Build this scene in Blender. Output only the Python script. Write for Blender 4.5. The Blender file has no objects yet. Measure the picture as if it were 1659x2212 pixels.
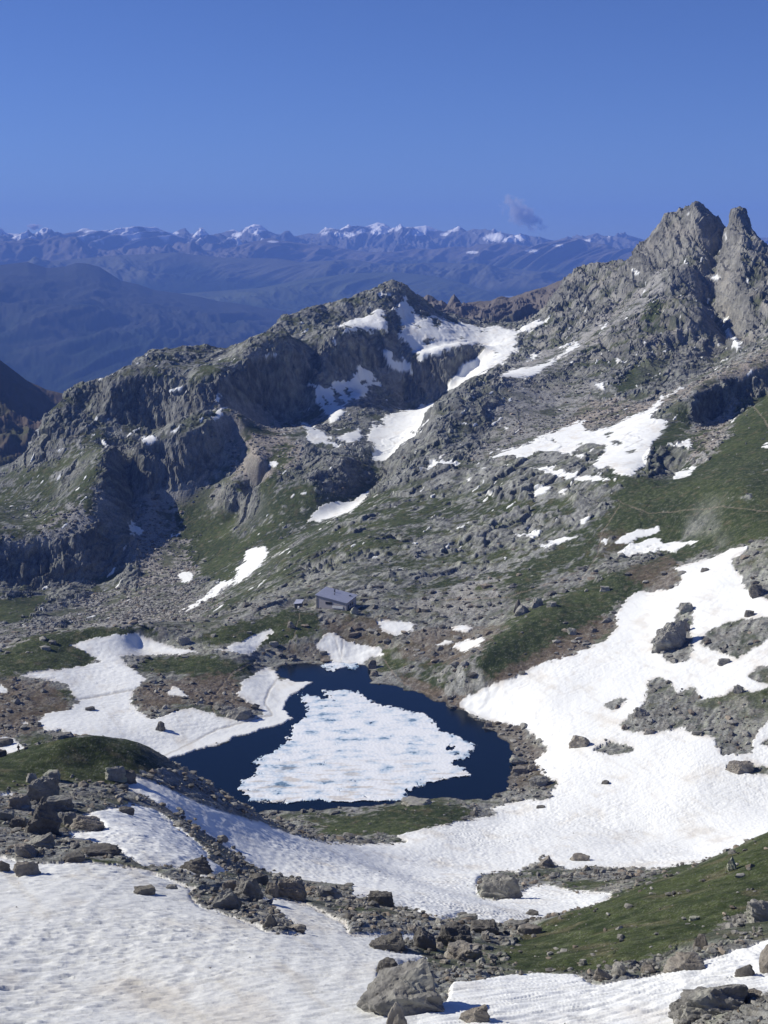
import bpy, bmesh, math, time
import numpy as np
from math import radians, sin, cos, tan, atan2, sqrt, pi
from mathutils import Vector, Matrix

T0 = time.time()
scene = bpy.context.scene
COL = scene.collection

# ------------------------------------------------------------------ camera / sky / sun
S = 1.22                      # metres per unit of survey distance
HS = 155.0                    # survey height of the viewpoint above the lake
H = HS * S                    # the lake is z = 0, the viewpoint z = H
F = 3200.0                    # focal length in survey pixels (frame 1659 x 2212)
W0, H0 = 1659.0, 2212.0
PITCH = math.atan((1106 - 545) / F)

cam_data = bpy.data.cameras.new('camera')
cam = bpy.data.objects.new('camera', cam_data)
COL.objects.link(cam)
cam.location = (0, 0, H)
cam.rotation_euler = (pi / 2 - PITCH, 0, 0)
cam_data.sensor_fit = 'VERTICAL'
cam_data.sensor_height = 24.0
cam_data.lens = 24.0 * F / H0
cam_data.clip_start = 1.0
cam_data.clip_end = 400000.0
scene.camera = cam

SUN_AZ = radians(-77)         # from the viewing direction (+Y), negative = left
SUN_EL = radians(33.5)
to_sun = Vector((sin(SUN_AZ) * cos(SUN_EL), cos(SUN_AZ) * cos(SUN_EL), sin(SUN_EL)))
world = bpy.data.worlds.new('World')
scene.world = world
world.use_nodes = True
wt = world.node_tree
wt.nodes.clear()
sky = wt.nodes.new('ShaderNodeTexSky')
sky.sky_type = 'NISHITA'
sky.sun_disc = False
sky.sun_elevation = SUN_EL
sky.sun_rotation = SUN_AZ
sky.altitude = 2600
sky.air_density = 1.0
sky.dust_density = 0.5
sky.ozone_density = 4.0
bg = wt.nodes.new('ShaderNodeBackground')
bg.inputs['Strength'].default_value = 0.088
wo = wt.nodes.new('ShaderNodeOutputWorld')
tint = wt.nodes.new('ShaderNodeVectorMath'); tint.operation = 'MULTIPLY'
tint.inputs[1].default_value = (0.50, 0.59, 0.93)      # the deep blue of thin dry air
wt.links.new(sky.outputs[0], tint.inputs[0]); wt.links.new(tint.outputs[0], bg.inputs['Color'])
wt.links.new(bg.outputs[0], wo.inputs['Surface'])

sun_data = bpy.data.lights.new('sun', 'SUN')
sun_data.energy = 5.0
sun_data.angle = radians(0.5)
sun_data.color = (1.0, 0.95, 0.84)
sun = bpy.data.objects.new('sun', sun_data)
COL.objects.link(sun)
sun.rotation_euler = to_sun.to_track_quat('Z', 'Y').to_euler()
sun.location = (-500, 0, 900)

scene.view_settings.view_transform = 'Standard'
scene.view_settings.look = 'None'
scene.view_settings.exposure = 0.16
scene.view_settings.gamma = 1.0
scene.render.engine = 'CYCLES'
scene.cycles.max_bounces = 5
scene.cycles.diffuse_bounces = 2
scene.cycles.volume_bounces = 1
scene.cycles.use_denoising = True

# ------------------------------------------------------------------ survey geometry
cp, sp = cos(PITCH), sin(PITCH)

def pix2ray(x, y):
    """survey pixel -> azimuth u, slope t (rise per unit of horizontal distance)"""
    x = np.asarray(x, dtype=np.float64); y = np.asarray(y, dtype=np.float64)
    xc, yc = x - W0 / 2, y - H0 / 2
    dx = xc
    dy = F * cp - yc * sp
    dz = -F * sp - yc * cp
    return np.arctan2(dx, dy), dz / np.hypot(dx, dy)

def ray2pix(u, t):
    dx, dy, dz = np.sin(u), np.cos(u), t
    f = dy * cp - dz * sp
    up = dy * sp + dz * cp
    return W0 / 2 + F * dx / f, H0 / 2 - F * up / f

# ------------------------------------------------------------------ noise
_rs = np.random.RandomState(7)
_perm = _rs.permutation(256).astype(np.int32)
_perm = np.concatenate([_perm, _perm])
_ang = _rs.rand(256) * 2 * pi
_gx, _gy = np.cos(_ang).astype(np.float32), np.sin(_ang).astype(np.float32)

def perlin(x, y, seed=0):
    x = np.asarray(x, np.float32) + np.float32(seed * 17.31); y = np.asarray(y, np.float32) + np.float32(seed * 9.73)
    xi = np.floor(x); yi = np.floor(y)
    xf = x - xi; yf = y - yi
    xi = xi.astype(np.int32) & 255; yi = yi.astype(np.int32) & 255
    xj = (xi + 1) & 255; yj = (yi + 1) & 255
    def g(a, b, fx, fy):
        h = _perm[_perm[a] + b]
        return _gx[h] * fx + _gy[h] * fy
    ux = xf * xf * xf * (xf * (xf * 6 - 15) + 10); uy = yf * yf * yf * (yf * (yf * 6 - 15) + 10)
    n00 = g(xi, yi, xf, yf); n10 = g(xj, yi, xf - 1, yf)
    n01 = g(xi, yj, xf, yf - 1); n11 = g(xj, yj, xf - 1, yf - 1)
    a = n00 + ux * (n10 - n00); b = n01 + ux * (n11 - n01)
    return (a + uy * (b - a)) * 1.5

def fbm(x, y, octv=4, seed=0, gain=0.5):
    s = 0; a = 1.0; k = 1.0
    for i in range(octv):
        s = s + a * perlin(x * k, y * k, seed + i * 3)
        a *= gain; k *= 2.03
    return s

def cells(x, y, seed=0, tilt=1.0):
    """faceted blocks: every cell is a plane with its own height and tilt; returns height, random tone"""
    x = np.asarray(x, np.float32) + np.float32(seed * 3.7); y = np.asarray(y, np.float32) + np.float32(seed * 5.1)
    xi = np.floor(x).astype(np.int32); yi = np.floor(y).astype(np.int32)
    best = np.full(x.shape, 9.0, np.float32); hh = np.zeros(x.shape, np.float32); tn = np.zeros(x.shape, np.float32)
    for a in (-1, 0, 1):
        for b in (-1, 0, 1):
            h = _perm[_perm[(xi + a + seed * 7) & 255] + ((yi + b) & 255)]
            h2 = _perm[h + 13]; h3 = _perm[h2 + 29]
            dx = x - (xi + a + h / np.float32(256)); dy = y - (yi + b + h2 / np.float32(256))
            d = dx * dx + dy * dy
            m = d < best
            best = np.where(m, d, best)
            ang = h3 * np.float32(2 * pi / 256)
            v = (h2 / np.float32(256) - .5) * 0.9 + (np.cos(ang) * dx + np.sin(ang) * dy) * tilt * (h / np.float32(256))
            hh = np.where(m, v, hh); tn = np.where(m, h3 / np.float32(256), tn)
    return hh, tn

def sstep(a, b, x):
    t = np.clip((x - a) / (b - a), 0, 1)
    return t * t * (3 - 2 * t)

# ------------------------------------------------------------------ traced outlines: zoom sheets back to survey pixels
ZS = {'f': (0, 0, 1, 1), '3': (0, 788.4, .5, .5), '4': (829.6, 788.4, .5, .5), '5': (0, 1212.9, .5, .5), '6': (829.6, 1212.9, .5, .5),
      '7': (0, 1637.3, .5, .5), '8': (829.6, 1637.3, .5, .5), '1': (0, 424.5, .5, .5), '2': (829.6, 424.5, .5, .5), 'b': (545.8, 594.3, .329, .329),
      'i': (545.8, 1394.8, .329, .329)}
def P(z, s):
    ox, oy, a, b = ZS[z]
    v = np.array([float(q) for q in s.replace(',', ' ').split()]).reshape(-1, 2)
    return np.stack([ox + a * v[:, 0], oy + b * v[:, 1]], 1)

LAKE = P('f', '365 1641 440 1618 520 1590 600 1566 630 1556 612 1530 622 1510 650 1488 675 1474 640 1472 605 1462 597 1442 640 1434 700 1433 780 1434 800 1450 800 1475 850 1481 900 1497 960 1522 1000 1537 1040 1562 1080 1592 1110 1622 1115 1660 1100 1690 1080 1715 1040 1729 1000 1727 950 1724 900 1728 840 1737 780 1744 700 1747 620 1750 560 1756 520 1768 470 1752 400 1690')
ICE = [P('i', '-130 940 -110 930 -90 905 -60 880 20 850 0 835 40 810 30 790 -20 770 40 735 100 710 170 670 235 620 230 590 260 560 245 525 270 505 330 490 350 430 360 410 320 370 305 320 340 310 420 325 435 350 520 345 450 310 460 295 560 295 650 295 700 310 780 360 770 380 900 400 1010 420 1150 450 1190 500 1240 560 1340 600 1410 625 1480 670 1430 700 1420 740 1380 755 1330 745 1310 765 1330 790 1400 810 1435 850 1400 865 1260 880 1160 910 1060 935 1010 955 1000 985 1040 1000 1000 1022 800 1022 560 1030 470 1035 450 1015 300 1030 240 1045 150 1030 40 1045 -30 1020 -20 990 -90 985 -60 960'),
       P('i', '430 130 500 105 600 100 700 110 722 145 650 160 600 145 550 150 540 180 480 160')]
ICE_HOLES = [P('i', '1262 680 1310 658 1335 660 1325 690 1280 697')]

SNOW = {}   # name -> list of outlines
SNOW['basin'] = [P('5', '300 355 440 325 590 312 640 330 700 355 780 378 870 390 790 400 660 405 510 410 560 460 635 510 580 555 560 600 600 650 660 685 720 665 780 640 840 635 920 660 1030 685 1130 665 1130 640 1070 610 1020 575 1050 520 1110 480 1150 455 1200 480 1200 515 1280 508 1370 520 1300 555 1240 605 1250 650 1280 680 1200 715 1030 765 860 820 730 860 680 880 560 840 330 775 270 735 200 735 160 690 210 655 290 645 340 610 310 570 290 535 230 515 90 495 130 475 300 460 440 435 380 395'),
                 P('5', '85 700 110 695 130 705')]
SNOW['shore'] = [P('5', '918 380 970 375 1060 335 1170 288 1182 298 1130 355 1080 402 1000 390'),
                 P('5', '1360 370 1400 320 1440 310 1500 345 1590 365 1659 378 1655 405 1590 420 1570 445 1500 448 1430 442 1425 410'),
                 P('5', '720 575 740 545 780 550 815 590 760 585'), P('5', '0 535 35 550 30 565 0 565 -60 560 -60 530'),
                 P('5', '-60 755 50 760 100 800 175 830 100 838 20 845 -60 845'),
                 P('f', '812 1340 850 1338 900 1345 890 1362 850 1371 825 1362'), P('f', '975 1352 1005 1350 1022 1358 1010 1367 985 1363'),
                 P('f', '985 1392 1015 1382 1048 1380 1035 1395 1000 1408 978 1402'), P('f', '938 1392 965 1384 985 1388 960 1396')]
SNOW['right_field'] = [P('6', '320 610 360 585 450 540 520 515 570 500 640 455 720 430 800 410 880 375 950 345 1010 285 1000 240 1050 160 1100 125 1160 130 1240 120 1285 90 1280 50 1250 25 1340 10 1480 -40 1500 -55 1575 -60 1575 -48 1510 -14 1500 10 1540 60 1560 120 1659 165 2050 180 2050 700 1950 1300 1659 1190 1400 1290 1370 1300 1180 1330 1030 1325 900 1318 800 1330 740 1308 690 1280 660 1304 600 1325 590 1350 500 1340 420 1360 400 1410 420 1450 480 1460 520 1440 600 1420 640 1400 700 1390 800 1415 980 1428 985 1450 900 1500 800 1550 700 1585 640 1570 530 1560 510 1580 400 1560 340 1520 300 1540 250 1550 200 1540 120 1500 0 1490 -59 1450 -180 1450 -340 1440 -360 1410 -480 1370 -530 1340 -660 1250 -760 1180 -900 1090 -960 1050 -1060 1000 -1150 970 -1085 955 -1090 920 -960 960 -810 1040 -660 1090 -510 1130 -410 1170 -260 1210 -160 1225 0 1220 90 1220 100 1205 50 1190 150 1160 300 1125 490 1095 450 1070 600 1030 710 1028 720 990 755 960 680 915 650 860 710 810 660 765 610 715 430 685 350 650')]
RHOLES = [P('6', s) for s in ('1160 340 1190 310 1240 280 1270 220 1280 185 1330 185 1335 250 1320 300 1335 350 1320 420 1270 440 1220 430 1200 400 1160 390',
          '1370 330 1430 290 1500 260 1640 240 1700 250 1680 330 1600 370 1560 400 1530 420 1460 390 1380 370',
          '1135 550 1150 510 1200 500 1240 530 1270 570 1340 545 1370 600 1450 590 1520 545 1560 560 1600 570 1659 545 1760 560 1740 660 1659 690 1600 750 1590 830 1460 840 1420 760 1330 745 1290 715 1180 740 1060 740 1020 710 1060 670 1130 610',
          '905 820 960 785 1050 790 1085 810 1080 825 980 840', '950 610 1030 590 1050 595 1000 645 960 635',
          '1475 885 1530 870 1580 880 1659 890 1720 895 1700 915 1560 918 1490 910', '1570 495 1620 455 1720 460 1720 540 1600 520', '1625 790 1659 770 1720 770 1720 815')]
SNOW['fore'] = [P('7', '-300 400 0 415 80 440 150 450 340 440 440 450 540 460 600 465 650 480 740 520 850 560 820 590 870 640 950 660 1130 720 1150 740 1320 748 1250 700 1180 640 1120 600 1200 600 1330 625 1500 700 1510 750 1659 750 1750 748 1860 752 1760 800 1659 830 1790 842 1850 860 1840 880 1659 905 1640 960 1760 1090 1930 1060 1940 980 2090 965 2300 935 2490 935 2560 975 2660 965 2900 910 2910 918 3060 860 3180 820 3320 780 3700 620 3700 900 3320 1020 3160 1080 2960 1130 2910 1150 2910 1700 -300 1700'),
                P('7', '350 240 430 225 560 195 650 200 700 240 770 290 850 350 900 400 900 440 1000 490 880 515 750 470 620 465 540 420 500 390 360 350 300 345 300 315 460 310 430 280 380 255'),
                P('7', '0 152 40 145 90 150 60 162 0 165')]
SNOW['high'] = [P('3', s) for s in ('765 1072 900 1000 950 940 1020 930 1030 890 1010 880 1060 850 1060 800 1140 780 1160 800 1140 850 1060 920 1000 950 930 1000 850 1040 800 1065',
                '760 910 790 895 830 900 830 930 790 950 785 925', '1325 680 1380 610 1440 590 1520 590 1615 530 1560 600 1500 640 1400 670', '718 83 790 78 805 90 760 97 725 97',
                '925 155 945 125 958 165', '915 245 940 205 975 180 962 215 930 245', '610 300 640 310 680 315 650 342 625 342', '735 300 790 260 770 290', '435 310 470 325 450 345',
                '555 670 590 700 617 710 610 737 570 720', '148 285 167 280 160 307', '1290 555 1340 548 1325 562', '1165 435 1205 425 1195 442', '620 55 640 55 630 62')] + \
               [P('b', s) for s in ('1220 825 1150 850 1060 880 1000 890 900 915 850 950 870 990 790 990 755 1020 760 1080 800 1110 790 1220 900 1220 950 1210 960 1160 1080 1070 1110 1020 1160 930 1150 890',
                '545 330 650 290 790 255 800 215 865 230 850 270 895 315 890 350 800 355 700 340 620 370 550 400 600 370 660 325', '820 130 890 118 885 137 830 142',
                '1020 200 1065 215 1050 250 1130 290 1180 260 1240 290 1300 320 1400 320 1470 330 1500 350 1600 330 1659 350 1700 355 1760 360 1800 350 1720 395 1740 430 1659 580 1600 600 1530 640 1450 680 1400 710 1360 765 1270 745 1290 690 1360 620 1380 570 1470 530 1530 480 1480 440 1380 460 1250 490 1200 515 1090 535 1040 480 1010 430 960 400 990 320 940 230 1000 130 1010 130',
                '840 455 870 480 920 500 930 560 975 580 980 540 1020 560 1055 635 990 635 910 615 870 540',
                '690 600 740 615 790 640 800 700 845 700 840 740 770 720 740 790 680 815 630 820 600 870 605 900 560 950 510 965 480 900 430 840 410 740 370 700 410 700 420 740 500 750 520 710 600 705 650 690 680 640',
                '300 935 350 975 400 1010 470 1030 510 1090 600 1135 500 1115 400 1110 360 1090 355 1010', '540 1085 600 1045 700 1010 720 1040 700 1090 640 1120 600 1090',
                '1095 1315 1160 1260 1250 1235 1360 1240 1300 1275 1230 1265 1150 1300', '50 545 100 505 112 525', '115 530 180 493 145 528', '110 1240 160 1230 170 1260 130 1262', '525 430 560 420 550 450')] + \
               [P('2', s) for s in ('430 620 540 620 520 650 550 660 610 640 500 710 430 770 380 790 330 840 265 835 300 770 380 710 440 660', '590 565 620 550 712 523 690 547 620 587 600 582',
                '490 785 550 750 600 745 680 730 760 690 820 640 830 617 847 640 780 690 700 740 650 770 600 787 560 782', '610 717 650 680 682 668 640 707', '755 652 832 613 800 640 765 657',
                '930 572 982 533 950 572', '1073 308 1085 308 1098 342 1082 335', '1455 158 1487 163 1475 192', '1418 345 1447 343 1440 382', '1448 525 1492 517 1495 540', '1458 570 1490 565 1500 602',
                '1493 593 1542 625 1520 657', '1453 692 1490 673 1470 702', '1308 68 1325 73 1315 87', '915 810 955 805 945 840 920 835', '998 690 1030 700 1010 717')] + \
               [P('4', s) for s in ('445 405 520 375 620 350 700 300 780 270 870 235 860 275 900 290 1000 260 1060 225 1130 200 1180 165 1200 125 1220 130 1190 180 1150 220 1170 240 1235 240 1200 290 1150 350 1140 400 1120 440 1070 485 1000 470 970 440 930 460 870 430 820 390 740 380 650 380 600 410 550 390 500 400',
                '620 455 700 450 800 480 880 475 990 500 900 503 800 497 700 472', '1222 133 1300 83 1290 95 1230 140', '640 545 700 525 722 530 680 562 650 562', '750 535 792 528 780 557',
                '840 670 880 663 872 690 845 692', '568 737 690 727 640 747 575 747', '643 782 700 775 780 745 842 741 760 767 690 790',
                '985 767 1040 735 1190 698 1192 720 1120 745 1040 772 1000 777', '1005 812 1080 775 1170 750 1200 775 1370 758 1300 785 1260 812 1200 800 1060 837 1020 827', '928 762 970 758 960 782',
                '1225 335 1250 350 1330 320 1322 357 1270 360 1240 362', '1248 482 1290 460 1352 438 1320 477 1260 494', '1625 360 1720 320 1720 345 1659 362', '395 452 450 443 440 454', '490 442 552 433 530 447',
                '30 895 100 873 70 892', '1550 40 1600 13 1570 42', '515 272 540 265 530 280', '510 835 535 832 525 842', '350 510 385 505 370 515', '435 565 480 560 465 570')]
HHOLES = [P('b', s) for s in ('515 750 535 740 565 780 600 850 575 870 540 820', '600 740 625 740 655 790 620 800', '440 790 465 795 505 850 490 855', '715 690 735 690 740 720 715 730',
          '1165 280 1210 290 1250 330 1225 340 1225 360 1190 330', '1050 320 1080 320 1120 350 1100 355', '1120 430 1190 410 1180 440 1130 470', '1480 370 1560 370 1540 382 1490 380',
          '1040 1040 1075 1035 1075 1050 1050 1055', '1350 405 1385 405 1375 430', '1560 515 1620 505 1610 522')] + [P('4', s) for s in ('810 385 850 355 880 345 960 345 950 380 900 440 850 430 860 400', '715 325 740 322 735 338',
          '950 300 985 290 975 310', '1040 380 1080 365 1095 375 1060 388', '980 330 1030 335 1020 355 985 350', '830 345 860 335 855 350')]

GRASS = [(P('f', s), w) for s, w in (
    ('-150 1650 130 1595 290 1595 380 1640 400 1670 300 1665 275 1700 200 1690 100 1685 0 1710 -150 1730', 1.0),
    ('1900 1650 1659 1790 1160 2000 1090 2060 1120 2095 1300 2090 1450 2050 1659 1950 1900 1900', 1.0),
    ('1659 830 1600 880 1560 960 1500 1010 1350 1040 1300 1130 1330 1180 1480 1195 1659 1170 1900 1150 1900 830', 0.95),
    ('1280 1030 1400 1000 1560 900 1500 1010 1350 1070', 0.7), ('1390 960 1480 890 1500 910 1420 1010', .9),
    ('900 1480 1000 1440 1100 1345 1200 1285 1330 1235 1450 1195 1520 1195 1400 1250 1300 1345 1180 1415 1000 1505', 1.0),
    ('-150 1410 0 1400 90 1365 300 1352 380 1370 200 1380 150 1390 225 1425 100 1450 -150 1465', 1.0),
    ('290 1425 420 1412 560 1412 560 1450 430 1480 320 1450', 0.75), ('400 1385 560 1325 680 1312 700 1350 600 1400 540 1390 450 1400', .85),
    ('700 1312 800 1320 830 1345 720 1350', .5), ('810 1400 900 1380 960 1440 900 1480 820 1460', .6), ('620 1765 750 1752 900 1732 1040 1745 980 1790 860 1810 720 1810', .85),
    ('370 1050 450 1040 480 1120 545 1200 500 1270 420 1240 385 1130', .9), ('560 1000 600 1150 700 1100 680 1030 620 960', .55), ('-50 1285 110 1288 70 1342 -50 1350', 1.), ('210 1240 300 1240 200 1320 150 1290', .4),
    ('130 1000 190 930 240 970 180 1040 90 1080 20 1100 0 1050', .6), ('340 820 400 800 470 830 420 900 390 940 330 860', .45), ('550 760 640 720 700 700 660 770 560 800', .4), ('100 870 150 852 180 840 150 880 100 905', .9),
    ('1330 815 1400 765 1440 750 1450 770 1400 830 1330 860', 1.0), ('1395 640 1440 640 1430 700 1385 705', .9), ('1260 690 1400 740 1300 780 1200 800', .3),
    ('620 1130 820 1060 1000 1080 1000 1120 850 1180 700 1210 600 1260 480 1320 420 1340 500 1270', .62), ('820 1200 1000 1170 1250 1160 1350 1180 1250 1240 1000 1290 800 1290', .4),
    ('1090 1230 1300 1090 1330 1180 1250 1240 1120 1290', .7), ('1100 1880 1350 1890 1250 1920 1120 1905', .5), ('600 1940 800 1960 780 2000 620 1960', .4), ('1180 880 1250 900 1200 960', .2), ('-100 1030 60 1010 150 960 225 1000 215 1100 120 1150 0 1170 -100 1175', .62), ('430 880 500 870 560 900 520 960 470 930', .8), ('300 790 480 760 560 800 430 840 330 820', .5), ('440 1080 560 1020 700 1060 820 1030 800 1100 640 1170 560 1200 480 1160', .75), ('850 1090 1100 1060 1280 1090 1200 1130 950 1150', .55), ('60 1480 150 1480 160 1540 60 1560', .5),
    ('100 1840 270 1850 250 1870 100 1860', .4), ('0 1900 0 1990 150 2000 100 1930', 0.0), ('480 900 640 850 660 940 560 1000 480 1000', .35), ('780 1000 860 990 840 1060 690 1080', .5))]
SCREE = [(P('f', s), w) for s, w in (
    ('1040 830 1150 770 1250 720 1340 660 1440 570 1450 600 1400 660 1300 730 1200 800 1120 815', 1.0), ('1150 980 1230 900 1290 860 1400 865 1480 830 1659 745 1900 640 1900 800 1659 800 1500 850 1400 900 1280 930', 1.3),
    ('90 1350 200 1280 330 1270 500 1290 400 1345 250 1355', 1.0), ('285 1100 340 1090 420 1160 420 1260 300 1250', .9), ('-100 1345 130 1352 60 1395 -100 1420', .8), ('440 880 520 860 640 930 600 1020 500 1010', 1.1),
    ('60 1130 220 1050 240 1120 120 1180 0 1180', 1.), ('290 1060 340 1062 430 1040 470 1090 440 1180 430 1270 300 1280 285 1180', 1.1), ('480 890 560 900 660 960 640 1010 560 1060 500 1020', 1.2), ('880 1300 1000 1240 1150 1240 1080 1310 950 1340', .6), ('1100 830 1300 820 1290 880 1150 950 1050 940', .7), ('980 1010 1100 920 1200 880 1150 980', .8),
    ('700 860 800 840 760 900 650 930', .8), ('820 800 860 770 900 800 850 860', .7), ('1480 930 1560 900 1600 850 1560 960 1490 1010', 1.2), ('360 1090 450 1010 480 1080 460 1130', .7))]
BROWN = [(P('f', s), w) for s, w in (
    ('-100 1460 100 1470 170 1530 60 1590 -100 1620', .8), ('290 1480 500 1450 560 1540 400 1520 300 1540', .9), ('560 1400 700 1380 800 1440 640 1430', .6), ('850 1450 1000 1500 1080 1450 1300 1330 1340 1350 1150 1480 1000 1540 900 1500', .9),
    ('900 1350 1100 1350 1000 1440 850 1420', .7), ('700 1330 860 1330 850 1400 700 1400', .7), ('1340 1230 1460 1195 1470 1270 1400 1280', .7), ('1290 1140 1380 1150 1350 1210 1280 1200', .5), ('1040 1540 1120 1560 1180 1620 1200 1700 1060 1720', .6))]
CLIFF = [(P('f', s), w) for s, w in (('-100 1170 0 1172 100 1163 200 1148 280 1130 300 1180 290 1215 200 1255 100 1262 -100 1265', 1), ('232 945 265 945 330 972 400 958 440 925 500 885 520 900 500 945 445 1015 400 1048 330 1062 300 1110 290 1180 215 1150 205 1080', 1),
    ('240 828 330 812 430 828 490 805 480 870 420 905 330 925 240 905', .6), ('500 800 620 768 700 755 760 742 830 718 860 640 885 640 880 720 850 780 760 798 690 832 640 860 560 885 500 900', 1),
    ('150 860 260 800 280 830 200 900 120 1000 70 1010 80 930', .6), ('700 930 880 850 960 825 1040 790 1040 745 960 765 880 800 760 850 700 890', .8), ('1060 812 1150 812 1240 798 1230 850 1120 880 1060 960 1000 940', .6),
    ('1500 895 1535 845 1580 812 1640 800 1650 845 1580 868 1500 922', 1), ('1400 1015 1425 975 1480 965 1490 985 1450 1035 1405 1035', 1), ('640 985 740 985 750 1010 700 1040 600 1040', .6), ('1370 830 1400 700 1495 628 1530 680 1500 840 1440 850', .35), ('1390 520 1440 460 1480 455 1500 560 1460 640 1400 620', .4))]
PATHS = [(P('f', s), w) for s, w in (('1620 845 1628 880 1650 905 1659 925 1700 960', 4), ('1659 1105 1560 1095 1470 1105 1400 1110 1330 1080', 2.5), ('648 1322 640 1360 625 1400', 3), ('785 1318 778 1330 755 1345 735 1356', 4),
    ('545 1430 500 1455 480 1480 455 1510 462 1540', 5), ('830 1425 860 1470 930 1500 960 1520', 4), ('-20 1515 60 1480 120 1465', 4), ('1340 1090 1300 1150 1290 1200 1250 1260', 3), ('950 1295 1100 1290 1250 1235', 3))]
TRACKS = [(P('f', s), w) for s, w in (('150 1514 200 1505 290 1490 320 1480', 3.0), ('345 1638 400 1610 470 1575 560 1550 590 1545 572 1520 582 1490 598 1468', 3.2), ('738 1420 742 1380 735 1375', 2), ('740 1440 725 1385', 1.5))]

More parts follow.
